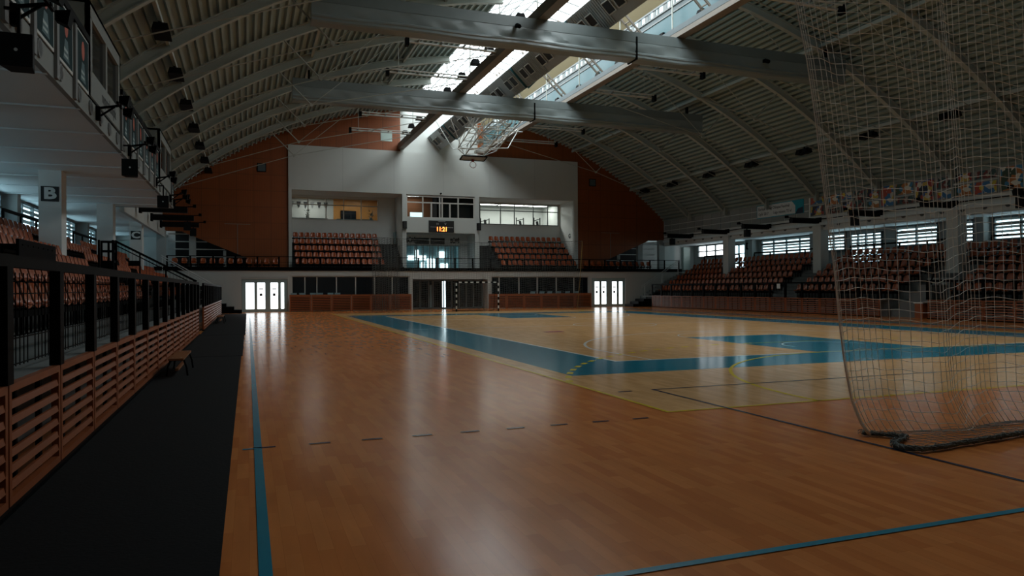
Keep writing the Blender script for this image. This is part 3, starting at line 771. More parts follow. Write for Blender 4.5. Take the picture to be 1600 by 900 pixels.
for x, s in ((-.7, -1), (30.2, 1)):
    mb = MB(); mb.box(x - .9, x + .9, YU - .012, YU, 6.44, 6.48); mb.box(x - .02, x + .02, YU - .012, YU, 4.2, 6.44); struct('trim_%d' % (5 + (s > 0)), mb, 'boxbeam')

# ------------------------------------------------------------------ balcony railing and end barriers
def railing(name, label, pts_x, y, z0, z1, group=None):
    t = thing(name, label, 'railing', ((pts_x[0] + pts_x[-1]) / 2, y, z0))
    b = MB(); b.box(pts_x[0] - .05, pts_x[-1] + .05, y - .03, y + .03, z1 - .05, z1); b.build('top_rail', 'black', t)
    b = MB(); b.box(pts_x[0], pts_x[-1], y - .015, y + .015, z0 + .02, z0 + .1)
    b.box(pts_x[0], pts_x[-1], y - .012, y + .012, z0 + .28, z0 + .30); b.box(pts_x[0], pts_x[-1], y - .012, y + .012, z0 + .48, z0 + .50); b.build('lower_rails', 'black', t)
    for x in pts_x:
        b = MB(); b.box(x - .06, x + .06, y - .02, y + .02, z0, z1 - .05); b.build('post', 'black', t)
    return t
railing('balcony_railing', 'black steel railing along the balcony edge below the white block', [-5.2 + 1.46 * k for k in range(29)], YE + .1, 3.08, 4.0)

def slat_panel_end(x0, x1, y, z1, label, group):
    t = thing('slatted_panel', label, 'panel', ((x0 + x1) / 2, y, 0), group)
    f = MB(); f.box(x0 + .015, x0 + .1, y - .05, y + .05, 0, z1); f.box(x1 - .1, x1 - .015, y - .05, y + .05, 0, z1); f.box(x0 + .1, x1 - .1, y - .05, y + .05, z1 - .16, z1)
    f.build('panel_frame', 'slat_end', t)
    f = MB(); f.box(x0 + .1, x1 - .1, y + .03, y + .05, .05, z1 - .16); f.build('backing', 'ink', t)
    s = MB()
    for k in range(8): s.box(x0 + .1, x1 - .1, y - .045, y + .0, .085 + k * .125, .15 + k * .125)
    s.build('slats', 'slat_end', t)
    return t
EL = [2.76, 4.28, 5.72, 7.14, 8.57, 9.99, 11.60]
for i in range(6):
    slat_panel_end(EL[i], EL[i + 1], 53.6, 1.22, 'red-brown slatted wood panel of the low barrier between the bright door and the goal', 'end barrier panels beside the bright double door')
ER = [17.75 + 1.49 * i for i in range(7)]
for i in range(6):
    slat_panel_end(ER[i], ER[i + 1], 53.6, 1.17, 'red-brown slatted wood panel of the low barrier behind the far net', 'end barrier panels behind the net')
def small_chair(x, y, z, label, group, tilt=0):
    t = thing('stacking_chair', label, 'chair', (x, y, 0), group)
    b = MB(); b.hexa([(x - .22, y + .0, .78), (x + .22, y, .78), (x + .22, y + .03, .78), (x - .22, y + .03, .78), (x - .21 + tilt, y + .07, 1.34), (x + .21 + tilt, y + .07, 1.34), (x + .21 + tilt, y + .1, 1.34), (x - .21 + tilt, y + .1, 1.34)]); b.build('backrest', 'chairgrey', t)
    b = MB(); b.box(x - .22, x + .22, y - .42, y, .44, .48); b.build('seat', 'chairgrey', t)
    b = MB()
    for sx in (-.2, .2):
        for sy in (-.4, .02): b.tube([(x + sx, y + sy, 0), (x + sx, y + sy, .44 if sy < 0 else .8)], .014)
    b.build('leg_frame', 'grey', t)
for x in (3.1, 3.7, 4.45, 4.95, 5.7, 6.2): small_chair(x, 54.13, 0, 'pale teal chair back showing over the barrier near the bright double door', 'chairs behind the barrier by the bright door')
for x in (21.6, 22.4, 23.1, 23.9, 24.7, 25.5): small_chair(x, 54.13, 0, 'pale teal tilted chair back showing over the barrier behind the net', 'chairs behind the barrier by the net', .14)

# ------------------------------------------------------------------ stands
RISER, Z0 = .45, .92
def xr(s, d): return HC + s * d      # d = distance from the hall centre line
SEATD = [18.15 + .8 * i for i in range(6)]
VOM = {-1: (27.7, 30.78), 1: (26.3, 28.85)}
END = 53.3
def terrace(s, nm):
    mb = MB(); v0, v1 = VOM[s]
    for (y0, y1) in ((YB0, v0), (v1, END)):
        for i in range(6):
            d0 = 17.0 if i == 0 else SEATD[i] - .42
            d1 = SEATD[i] + .38 if i < 5 else 22.65
            mb.box(xr(s, d0), xr(s, d1 + (.0 if i == 5 else .01)), y0, y1, 0 if i == 0 else Z0 + RISER * (i - 1) - .3, Z0 + RISER * i)
        mb.box(xr(s, 16.52), xr(s, 17.0), y0, y1, .84, Z0)
    mb.box(xr(s, SEATD[4] - .42), xr(s, 22.65), v0, v1, 2.2, Z0 + RISER * 4)
    mb.box(xr(s, SEATD[5] - .42), xr(s, 22.65), v0, v1, 2.2, Z0 + RISER * 5)
    mb.box(xr(s, 20.5), xr(s, 20.7), v0, v1, 0, 2.3)
    struct('floor_stand_' + nm, mb, 'concrete')
    # steps of the aisle
    st = MB()
    ya, yb = (36.8, 39.0)
    for i in range(5):
        st.box(xr(s, SEATD[i] - .05), xr(s, SEATD[i] + .38), ya, yb, Z0 + RISER * i, Z0 + RISER * i + .22, 0)
        for dd in (SEATD[i] - .05, SEATD[i] - .42):
            st.box(xr(s, dd - .01), xr(s, dd + .05), ya + .3, yb - .3, (Z0 + RISER * i + .22 if dd > SEATD[i] - .1 else Z0 + RISER * i) , (Z0 + RISER * i + .235 if dd > SEATD[i] - .1 else Z0 + RISER * i + .015), 1)
    struct('floor_aisle_steps_' + nm, st, ['concrete', 'black'])
    # stairs up to the balcony along the end wall
    e = MB()
    for i in range(14): e.box(xr(s, 16.9 + .3 * i), xr(s, 22.6), END, YE, max(0, .15 * i - .1) if i else 0, .92 + .15 * i)
    struct('floor_end_stairs_' + nm, e, 'concrete')
terrace(-1, 'left'); terrace(1, 'right')

# seat prototype: a moulded shell on a black bracket, facing +x
def seat_shell():
    prof = [(-.045, .84), (-.038, .815), (-.02, .75), (.005, .65), (.03, .56), (.06, .49), (.11, .465), (.17, .46), (.24, .465), (.30, .475), (.33, .465), (.34, .44)]
    wid = [.18, .29, .36, .38, .385, .385, .385, .385, .385, .38, .37, .35]
    mb = MB(); nu = 7; base = []
    for side in (0, 1):
        for (d, z), w in zip(prof, wid):
            for j in range(nu):
                u = j / (nu - 1) * 2 - 1
                curl = .045 * (abs(u) ** 2.2)
                if z > .47: p = (d + curl - side * .016, u * w / 2, z)
                else: p = (d, u * w / 2, z + curl * .8 - side * .016)
                mb.v.append(p)
    n = len(prof)
    for side in (0, 1):
        o = side * n * nu
        for i in range(n - 1):
            for j in range(nu - 1):
                q = (o + i * nu + j, o + i * nu + j + 1, o + (i + 1) * nu + j + 1, o + (i + 1) * nu + j)
                mb.f.append(q if side else q[::-1]); mb.m.append(0)
    loop = [j for j in range(nu)] + [i * nu + nu - 1 for i in range(1, n)] + [(n - 1) * nu + j for j in range(nu - 2, -1, -1)] + [i * nu for i in range(n - 2, 0, -1)]
    for a, b in zip(loop, loop[1:] + loop[:1]): mb.f.append((a, b, b + n * nu, a + n * nu)); mb.m.append(0)
    return mb
def seat_bracket():
    mb = MB()
    for yy in (-.13, .13):
        mb.bar((.08, yy, 0), (.08, yy, .41), .03, .04); mb.bar((.06, yy, .42), (.29, yy, .42), .03, .03)
    mb.bar((.10, -.26, .34), (.10, .26, .34), .06, .11); mb.box(.03, .13, -.16, .16, 0, .012)
    return mb
seats = []      # (x, y, z, rot, group key)
def aisle(s, y, i):
    if 36.75 < y < 39.05: return True
    v0, v1 = VOM[s]
    if v0 - .3 < y < v1 + .5 and i < 4: return True
    return False
PIL = [(28.0, .42), (37.74, .42), (47.43, .42), (18.3, .42), (8.6, .42)]
for s, nm in ((-1, 'left'), (1, 'right')):
    for i in range(6):
        k = 0; y = END - .45
        while y > (4.0 if s < 0 else 19):
            ok = not aisle(s, y, i)
            if i in (3, 4) and any(abs(y - py) < hw + .1 for py, hw in PIL): ok = False
            if s < 0 and i == 2 and 17.7 < y < 21.6: ok = False
            blk = 'low' if y < VOM[s][0] else ('mid' if y < 36.9 else 'far')
            if ok: seats.append((xr(s, SEATD[i] + .12), y, Z0 + RISER * i, 0 if s < 0 else PI, (nm, i, blk)))
            y -= .52
for (x0, x1, nm) in ((3.3, 9.9, 'west'), (19.5, 26.4, 'east')):
    zz = [3.08, 3.6, 4.16, 4.72, 5.28]
    for i in range(5):
        xa, xb = x0, x1 - (0 if nm == 'west' else .1) + (.35 * (4 - i) * 0)
        n = 15 if nm == 'west' else 14
        for k in range(n):
            seats.append((xa + .22 + (xb - xa - .4) * k / (n - 1), 55.55 + .8 * i + .2, zz[i], -PI / 2, (nm, i, '')))
for k in range(12): seats.append((-4.9 + .62 * k, 56.45, 3.08, -PI / 2, ('balcony west', 0, '')))
for k in range(11): seats.append((27.6 + .62 * k, 56.45, 3.08, -PI / 2, ('balcony east', 0, '')))
ROWN = ['front', 'second', 'third', 'fourth', 'fifth', 'top']
def seat_words(key):
    nm, i, blk = key
    if nm == 'left':
        b = {'low': 'nearest block under the low gallery', 'mid': 'middle block under the low gallery', 'far': 'farthest block under the low gallery'}[blk]
    elif nm == 'right':
        b = {'low': 'stand behind the near net', 'mid': 'stand between aisle and concrete stair', 'far': 'stand below the white banner'}[blk]
    elif nm == 'west': b = 'recess beside the bright double door end'
    elif nm == 'east': b = 'recess behind the far net'
    else: return ('orange-brown plastic seat in the single row on the balcony, ' + ('gallery end' if nm.endswith('west') else 'banner end'), 'balcony seats ' + nm)
    return ('orange plastic seat, %s row, %s' % (ROWN[i], b), '%s row seats, %s' % (ROWN[i], b))
ca, sa = math.cos(math.radians(20.18)), math.sin(math.radians(20.18))
def seat_score(q):
    x, y, z, r, key = q
    d = y * ca + x * sa; lx = x * ca - y * sa
    if d < 1 or abs(lx / d) > .725: return 0
    dist = math.hypot(x, y); ux, uy = x / dist, y / dist
    f = abs(math.cos(r) * ux + math.sin(r) * uy); 
    hid = .45 if (key[0] in ('left', 'right') and key[1] == 0) else 1
    if key[0] in ('east',): hid = .6
    if key[0] == 'west' and key[1] == 4: hid = .6
    return hid * (.44 * f + .10) / dist ** 2
order = sorted(range(len(seats)), key=lambda k: -seat_score(seats[k]))
single = set(order[:300])
shell, bracket = seat_shell(), seat_bracket()
proto = None; rest = MB(); restb = MB()
for k, (x, y, z, r, key) in enumerate(seats):
    lab, grp = seat_words(key)
    if k in single:
        if proto is None:
            proto = thing('stadium_seat', lab, 'seat', (0, 0, 0), grp)
            shell.build('seat_shell', 'seat', proto, smooth=True); bracket.build('bracket', 'black', proto)
            proto.location = (x, y, z); proto.rotation_euler = (0, 0, r)
        else: dup(proto, (x, y, z), r, lab, grp)
    elif seat_score(seats[k]) > 0:
        c, s_ = math.cos(r), math.sin(r)
        for src, dst in ((shell, rest), (bracket, restb)):
            n = len(dst.v); dst.v += [(x + a * c - b * s_, y + a * s_ + b * c, z + h) for a, b, h in src.v]
            dst.f += [tuple(n + i for i in f) for f in src.f]; dst.m += [0] * len(src.f)
n0 = len(rest.v); rest.v += restb.v; rest.f += [tuple(n0 + i for i in f) for f in restb.f]; rest.m += [1] * len(restb.f)
tag(rest.build('stadium_seats', ['seat', 'black'], smooth=True, normals=False), 'remaining small orange plastic seats in the far rows of stands and recesses', 'seats', kind='stuff')

# continuous black rails that carry each row of seats
for s, nm in ((-1, 'left'), (1, 'right')):
    for i in range(6):
        for (ya, yb, blk) in ((5.0 if s < 0 else 19.5, VOM[s][0] - .4 if i < 4 else VOM[s][0] - .05, 'low'), (VOM[s][1] + .6 if i < 4 else VOM[s][0], 36.7, 'mid'), (39.1, END - .2, 'far')):
            if s < 0 and i == 2 and blk == 'low': yb = 17.6
            d = SEATD[i] - .02; mb = MB(); z = Z0 + RISER * i + .33
            xa_ = xr(s, d); cuts = [ya, yb]
            if i in (3, 4):
                for py, hw in sorted(PIL):
                    if ya < py < yb: cuts[-1:-1] = [py - .5, py + .5]
            for q in range(0, len(cuts), 2): mb.box(xa_, xa_ - s * .05, cuts[q], cuts[q + 1], z, z + .07)
            w = seat_words((nm, i, blk))[0].replace('orange plastic seat, ', '')
            if len(cuts) > 2:
                t = thing('seat_rail', 'black rail carrying the seats, ' + w, 'seat rail', (xa_, (ya + yb) / 2, z))
                for q in range(0, len(cuts), 2): b = MB(); b.box(xa_, xa_ - s * .05, cuts[q], cuts[q + 1], z, z + .07); b.build('rail_length', 'black', t)
            else: tag(mb.build('seat_rail', 'black'), 'black rail carrying the seats, ' + w, 'seat rail')
tag(MB().box(31.20, 31.215, 36.35, 36.65, 1.5, 1.8).build('notice_plate', 'banner'), 'small white notice plate on the black guard railing below the banner side', 'notice')
t = thing('wooden_box', 'small upright wooden box with pale lid beside the grey concrete stair block', 'box', (31.55, 26.6, 0))
b = MB(); b.box(31.38, 31.72, 26.4, 26.85, 0, .74); b.build('box_body', 'slat', t); b = MB(); b.box(31.34, 31.76, 26.36, 26.89, .74, .80); b.build('lid', 'banner', t)

# dark desk panel in the third row of the near stand
mb = MB(); X = xr(-1, SEATD[2])
mb.box(X - .05, X + .35, 18.05, 21.2, 2.58, 2.63); mb.box(X + .3, X + .36, 18.05, 21.2, 1.85, 2.74)
for k in range(7): mb.tube([(X + .36, 18.3 + .42 * k, 2.62), (X + .375, 18.3 + .42 * k, 2.62)], .02, 6)
for yy in (18.15, 19.6, 21.1): mb.box(X, X + .04, yy, yy + .05, Z0 + 2 * RISER, 2.6)
tag(mb.build('press_desk', 'black'), 'long black desk panel breaking the third seat row under the gallery', 'desk')

# black guard rail behind the top row, on each concourse edge
def long_rail(label, x, ys, z0, z1):
    t = thing('concourse_railing', label, 'railing', (x, (ys[0] + ys[-1]) / 2, z0))
    b = MB(); b.box(x - .035, x + .035, ys[0], ys[-1], z1 - .1, z1); b.box(x - .012, x + .012, ys[0], ys[-1], z0 + .1, z0 + .14); b.build('top_rail', 'black', t)
    for y in ys:
        b = MB(); b.box(x - .03, x + .03, y - .05, y + .05, z0, z1 - .1); b.build('post', 'black', t)
for s, segs, lab in ((-1, ((6, 27.4), (28.7, 36.8), (39.1, 47)), 'black concourse railing above the top seats under the low gallery, '),
                     (1, ((19.5, 27.2), (29.2, 36.8), (39.1, 46.4), (48.2, 53.0)), 'black concourse railing above the top seats below the picture wall, ')):
    for i, (a, b_) in enumerate(segs):
        n = max(2, round((b_ - a) / 1.8))
        wd = ['nearest stretch', 'second stretch', 'third stretch', 'farthest stretch'][i] if s > 0 else ['nearest stretch', 'middle stretch', 'farthest stretch'][i]
        long_rail(lab + wd, xr(s, 22.55), [a + (b_ - a) * k / n for k in range(n + 1)], 3.17, 4.32 if s > 0 else 4.42)

# ------------------------------------------------------------------ slatted barriers with railing along both stands
def side_panel(s, y0, y1, label, group, proto_cache={}):
    key = s
    w = 1.54 if s < 0 else 1.42
    if key not in proto_cache:
        t = thing('slatted_panel', label, 'panel', (xr(s, 16.46), (y0 + y1) / 2, .0), group)
        x = xr(s, 16.46); yc = (y0 + y1) / 2; a, b = yc - w / 2 + .015, yc + w / 2 - .015; i = -s * .03
        f = MB(); f.box(x - .03, x + .03, a, a + .06, .05, .94); f.box(x - .03, x + .03, b - .06, b, .05, .94)
        f.box(x - .03, x + .03, a + .06, b - .06, .05, .11); f.box(x - .03, x + .03, a + .06, b - .06, .88, .94)
        f.build('panel_frame', 'slat', t)
        sl = MB()
        for k in range(6):
            z = .168 + k * .118
            sl.hexa([(x + i, a + .06, z), (x + i, b - .06, z), (x + i - s * -.02, b - .06, z), (x + i - s * -.02, a + .06, z),
                     (x + i - s * -.012, a + .06, z + .052), (x + i - s * -.012, b - .06, z + .052), (x + i - s * -.034, b - .06, z + .052), (x + i - s * -.034, a + .06, z + .052)])
        sl.build('slats', 'slat', t)
        for yy in (a + .4, b - .4):
            bt = MB(); bt.box(x + s * .03, x + s * .07, yy - .03, yy + .03, .05, .9); bt.build('batten', 'black', t)
        proto_cache[key] = t; return t
    return dup(proto_cache[key], (xr(s, 16.46), (y0 + y1) / 2, 0), None, label, group)
FY = {-1: [7.68 + 1.54 * k for k in range(-3, 29)], 1: [28.85 + 1.42 * k for k in range(-7, 18)]}
def guard(s, label, ys):
    x = xr(s, 16.46); t = thing('guard_railing', label, 'railing', (x, (ys[0] + ys[-1]) / 2, .92))
    b = MB(); b.box(x - .035, x + .035, ys[0] - .05, ys[-1] + .05, 1.80, 1.89); b.build('top_rail', 'black', t)
    for y in ys:
        b = MB(); b.box(x - .045, x + .045, y - .07, y + .07, .942, 1.80)
        b.build('post', 'black', t)
    b = MB(); xx = x + s * .2
    for a, c in zip(ys[:-1], ys[1:]):
        n = 13
        for k in range(1, n): yy = a + (c - a) * k / n; b.bar((xx, yy, .98), (xx, yy, 1.78), .008, .008)
    for z in (1.0, 1.22, 1.6): b.bar((xx, ys[0], z), (xx, ys[-1], z), .010, .010)
    b.build('wire_mesh', 'black', t)
for s in (-1, 1):
    ys = FY[s]; v0, v1 = VOM[s]
    A = [y for y in ys if y <= v0 + .1]; B = [y for y in ys if y >= v1 - .1 and y < 52.2]
    side = 'under the gallery' if s < 0 else 'below the pictures'
    guard(s, 'black meshed guard railing on the slatted front %s, nearer stretch' % side, A)
    guard(s, 'black meshed guard railing on the slatted front %s, beyond the stair gap' % side, B)
    for seg, nm in ((A, 'before the stair gap'), (B, 'beyond the stair gap')):
        for a, c in zip(seg[:-1], seg[1:]):
            side_panel(s, a, c, 'slatted wood panel in the stand front %s, %s' % (side, nm), 'slatted panels %s, %s' % (side, nm))
    mb = MB(); mb.box(xr(s, 16.40), xr(s, 16.5), A[0], A[-1], 0, .05); mb.box(xr(s, 16.40), xr(s, 16.5), B[0], B[-1], 0, .05); struct('baseboard_' + ('left' if s < 0 else 'right'), mb, 'black')
    # little black steps at the far corner
    t = thing('corner_steps', 'low black steps by the bright double door' if s < 0 else 'low black steps by the second bright door at the banner side', 'steps', (xr(s, 15.9), 53.3, 0))
    for k in range(3):
        b = MB(); b.box(xr(s, 15.2 + .5 * k), xr(s, 16.9), 52.5, 53.9, .22 * k + .008 * (k > 0), .22 * (k + 1)); b.build('step', 'black', t)
    # handrail up the end stairs
    t = thing('stair_handrail', 'pale tube handrail rising to the balcony ' + ('beside the gallery stand' if s < 0 else 'beside the banner stand'), 'handrail', (xr(s, 18.4), 53.5, 1.0))
    b = MB(); b.tube([(xr(s, 16.6), 53.5, 1.72), (xr(s, 20.3), 53.5, 3.98)], .03); b.tube([(xr(s, 16.6), 53.5, 1.57), (xr(s, 20.3), 53.5, 3.83)], .025); b.build('rail_tubes', 'alu', t)
    for d, zb in ((16.9, .9), (18.6, 1.7), (20.2, 2.5)):
        b = MB(); b.tube([(xr(s, d), 53.5, zb), (xr(s, d), 53.5, 1.72 + (d - 16.6) * .61)], .022); b.build('post', 'alu', t)

# concrete stair in the stand gap (banner side), and the black sloping handrail on the gallery side
mb = MB()
for k in range(4): mb.box(31.9, 33.0, 26.32, 28.75 - .55 * k, .42 * k, .42 * (k + 1))
st = mb.build('concrete_stair', 'concrete'); tag(st, 'grey stepped concrete stair block in the gap of the slatted front behind the near net', 'stairs')
mb = MB(); mb.box(34.6, 34.7, 26.95, 28.8, 0, 2.05); tag(mb.build('low_wall_panel', 'offwhite'), 'pale low wall panel above the stair gap behind the near net', 'panel')
t = thing('gap_railing', 'black angular railing above the concrete stair behind the near net', 'railing', (33.2, 26, 1.37))
b = MB(); b.bar((33.3, 27.5, 1.9), (33.3, 26.4, 1.9), .05, .06); b.bar((33.3, 27.5, 1.9), (34.4, 27.9, 2.9), .05, .06); b.bar((34.4, 27.9, 2.9), (34.4, 27.9, 3.5), .06, .06); b.build('rail', 'black', t)
for p, q in (((33.3, 27.5, .0), (33.3, 27.5, 1.9)), ((33.3, 26.4, .0), (33.3, 26.4, 1.9)), ((34.4, 27.9, 0), (34.4, 27.9, 2.9))):
    b = MB(); b.bar(p, q, .06, .06); b.build('post', 'black', t)
for y, lab in ((30.9, 'black sloping stair railing beside the stand gap under the gallery'),):
    t = thing('stair_railing', lab, 'railing', (-3.6, y, 1.0))
    b = MB(); b.bar((-1.9, y, 1.95), (-4.75, y, 3.5), .06, .08); b.bar((-1.9, y, 1.80), (-4.75, y, 3.35), .03, .04); b.build('rail', 'black', t)
    for xx in (-2.0, -3.0, -3.9, -4.7):
        zf = Z0 + RISER * max(0, math.floor((-(xx) - 2.93) / .8 + 1)) if xx < -2.93 else Z0
        b = MB(); b.bar((xx, y, zf), (xx, y, 1.95 + (-1.9 - xx) * .544), .05, .05); b.build('post', 'black', t)
    b = MB()
    for xx in (-5.2, -4.96, -4.74): b.bar((xx, y, 2.25), (xx, y, 3.5), .07, .07)
    for xx, dy in ((-5.2, -.5), (-4.74, -.5)): b.bar((xx, y + dy, 2.25), (xx, y + dy, 3.5), .07, .07)
    for zz in (2.3, 2.7, 3.1, 3.46): b.bar((-5.2, y, zz), (-4.74, y, zz), .05, .09); b.bar((-4.74, y - .5, zz), (-4.74, y, zz), .05, .09)
    b.box(-5.2, -4.72, y - .02, y + .02, 2.3, 2.72); b.build('landing_frame', 'black', t)
    b = MB()
    for k in range(1, 24):
        xx = -1.9 - 2.85 * k / 24; b.bar((xx, y, 1.25 + (-1.9 - xx) * .544), (xx, y, 1.9 + (-1.9 - xx) * .544), .01, .01)
    b.build('wire_mesh', 'black', t)
    b = MB(); b.box(-2.9, -2.5, y - .02, y + .02, 1.75, 1.95); b.box(-4.3, -3.9, y - .02, y + .02, 2.55, 2.75); b.build('plate', 'black', t)

# ------------------------------------------------------------------ pillars, sector signs, concourse windows
SIGN = {(-1, 28.0): 'B', (-1, 47.43): 'C'}
for s in (-1, 1):
    for y in (8.6, 18.3, 28.0, 37.74, 47.43):
        if s > 0 and y < 20: continue
        mb = MB(); mb.box(xr(s, 20.62), xr(s, 21.28), y - .35, y + .35, 2.1, 5.66); struct('pillar', mb, 'white2')
        if (s, y) in SIGN:
            L_ = SIGN[(s, y)]; x = xr(s, 20.95)
            t = thing('sector_sign', 'white letter %s on a black square on the white pillar under the gallery' % L_, 'sign', (x, y - .36, 4.55 if L_ == 'B' else 4.5))
            b = MB(); b.box(x - .26, x + .26, y - .365, y - .35, 4.58, 5.08); pl_ = b.build('sign_plate', 'ink', t)
            lettering('sign_letter', L_, (x, y - .368, 4.83), .52, 'banner', pl_, bold=.022, sx=1.25)
for y, L_ in ((51.2, 'F'), (31.6, 'E')):
    t = thing('sector_sign', 'white letter %s on a black square on the concourse wall below the banner side' % L_, 'sign', (40.9, y + .4, 4.9))
    b = MB(); b.box(40.55, 41.2, y + .35, y + .45, 3.17, 5.66); b.build('wall_return', 'white', t)
    b = MB(); b.box(40.6, 41.15, y + .33, y + .35, 4.85, 5.45); pl_ = b.build('sign_plate', 'ink', t)
    lettering('sign_letter', L_, (40.87, y + .325, 5.15), .5, 'banner', pl_, bold=.02)

def side_window(n, x, s, y0, y1, z0, z1, cols, pane, louver=True, rows=(), door=False):
    """window in a side wall; s = +1 means the room lies towards -x"""
    xi = x - s * .02
    p = MB(); p.face([(xi, y0, z0), (xi, y1, z0), (xi, y1, z1), (xi, y0, z1)])
    w = struct(('door_%d' if door else 'window_%d') % n, p, pane, normals=False)
    f = MB(); t = .09; xa, xb = x - s * .16, x
    f.box(xa, xb, y0, y1, z0, z0 + t); f.box(xa, xb, y0, y1, z1 - t, z1)
    for k in range(cols + 1):
        yy = y0 + (y1 - y0) * k / cols; yy = min(max(yy, y0 + t / 2), y1 - t / 2); f.box(xa, xb, yy - t / 2, yy + t / 2, z0, z1)
    for r in rows: f.box(xa, xb, y0, y1, r - t / 2, r + t / 2)
    f.build('door_frame' if door else 'window_frame', 'greyframe', w)
    if louver:
        l = MB(); z = z0 + .05
        while z < z1 - .1:
            l.hexa([(x - s * .03, y0, z), (x - s * .03, y1, z), (x - s * .09, y1, z + .13), (x - s * .09, y0, z + .13), (x - s * .03, y0, z + .012), (x - s * .03, y1, z + .012), (x - s * .09, y1, z + .142), (x - s * .09, y0, z + .142)]); z += .235
        l.build('louver_blind', 'offwhite', w)
    if door:
        h = MB(); h.box(xa - s * .02, xa, y0 + .2, y1 - .2, z0 + 1.35, z0 + 1.43); h.build('door_bar', 'ink', w)
side_window(8, XR, 1, 55.2, 59.3, 4.46, 5.62, 3, 'day', False, (5.02,))
side_window(5, XR, 1, 51.4, 54.0, 3.17, 5.4, 3, 'day_side', False, (), True)
side_window(9, XR, 1, 44.1, 50.1, 4.17, 5.62, 4, 'day_side', True, (5.15,))
side_window(10, XR, 1, 40.95, 43.25, 4.17, 5.62, 2, 'day_side', True, (5.15,))
side_window(6, XR, 1, 37.7, 40.5, 3.17, 5.4, 4, 'day_side', True, (), True)
side_window(11, XR, 1, 33.4, 36.6, 4.17, 5.62, 2, 'day_side', True, (5.15,))
side_window(12, XR, 1, 31.0, 32.2, 4.17, 5.62, 1, 'day_side', True, (5.15,))
side_window(13, XR, 1, 26.6, 29.8, 4.17, 5.62, 2, 'day_side', True, (5.15,))
side_window(14, XR, 1, 22.0, 25.0, 4.17, 5.62, 2, 'day_side', True, (5.15,))
for n, (y0, y1) in enumerate(((4.5, 9.5), (11.0, 16.0), (17.2, 21.8), (23.0, 28.2), (30.2, 34.4), (35.6, 40.8), (44, 47.6), (50.5, 53.5), (55.5, 59.0))):  # nearest and farthest windows added to light the soffit and concourse end
    side_window(15 + n, XL, -1, y0, y1, 4.15, 5.55, 3, 'day_left', True, (5.0,))
mb = MB(); mb.box(39.85, 40.55, 59.9, 60.2, 3.17, 5.5); tag(mb.build('wall_cabinet', 'cabinet'), 'tall pale cabinet on the lit end wall of the concourse', 'cabinet')
mb = MB(); mb.box(-9.3, -8.2, 60.05, 60.2, 3.17, 5.3); tag(mb.build('wall_cabinet', 'cabinet'), 'pale panel painting light on the end wall of the gallery concourse', 'cabinet')  # pale panel stands for the lit part of this end wall
mb = MB(); mb.prism([(53.6, 3.17), (54.7, 3.17), (54.55, 4.05), (53.75, 4.05)], 'x', 38.2, 38.26); tag(mb.build('notice_board', ['cabinet']), 'small leaning pale notice board beside the end seats under the bright corner window', 'notice board')
# dividing white walls on the right concourse
mb = MB(); mb.box(35.7, 36.8, YU, YU + .2, 3.1, 5.66); struct('wall_concourse_corner', mb, 'white2')
for y0, y1 in ((50.6, 51.1), (43.4, 43.9), (30.0, 30.6)):
    mb = MB(); mb.box(40.5, 41.2, y0, y1, 3.17, 5.66); struct('pillar_concourse', mb, 'offwhite')
for y0 in (29.4, 34.8, 41.4, 48.6):
    mb = MB(); mb.box(-9.5, -8.9, y0, y0 + .5, 3.17, 5.62); struct('pillar_concourse', mb, 'offwhite')

# ------------------------------------------------------------------ right fascia: acoustic panels, banner, pictures, nozzles, heaters
xf = SPR + .1
mb = MB()
y = 38.75
while y < 56.5:
    for z in (6.28, 6.76, 7.24): mb.box(xf - .04, xf, y, y + 1.12, z, z + .42)
    y += 1.2
struct('trim_7', mb, 'perfgrey')
mb = MB(); mb.box(xf - .06, xf + .05, YB0, YU, 5.36, 5.98); struct('trim_8', mb, 'white2')
mb = MB(); mb.tube([(xf - .1, YB0 + 1, 6.08), (xf - .1, YU - .2, 6.08)], .03); struct('trim_9', mb, 'black')
t = thing('wall_banner', 'white and teal banner with black lettering on the grey panels above the stand', 'banner', (xf - .08, 41.55, 6.65))
b = MB(); b.box(xf - .07, xf - .045, 39.15, 43.95, 6.65, 7.62, 0); b.box(xf - .075, xf - .07, 39.95, 43.9, 6.70, 7.57, 1)
b.face([(xf - .078, 40.3, 7.60), (xf - .078, 39.2, 7.60), (xf - .078, 39.2, 7.1), (xf - .078, 39.7, 7.0)], 0); b.face([(xf - .078, 39.7, 7.0), (xf - .078, 39.2, 7.1), (xf - .078, 39.2, 6.66), (xf - .078, 39.95, 6.66)], 2)
bs_ = b.build('banner_sheet', ['bannerteal', 'banner', 'bannernavy'], t, normals=False)
rr = (PI / 2, 0, -PI / 2)
lettering('banner_text', 'Európai Ifjúsági Olimpiai Fesztivál', (xf - .082, 43.75, 7.32), .27, 'ink', bs_, rot=rr, align='LEFT', depth=.001, bold=.003, sx=.9)
lettering('banner_text', 'Győr 2017', (xf - .082, 43.75, 6.95), .27, 'ink', bs_, rot=rr, align='LEFT', depth=.001, bold=.003, sx=.9)
lettering('banner_text', 'Légy részese TE is!', (xf - .082, 42.15, 6.95), .27, 'ink', bs_, rot=rr, align='LEFT', depth=.001, bold=.003, sx=.9)
y = 38.55; k = 0
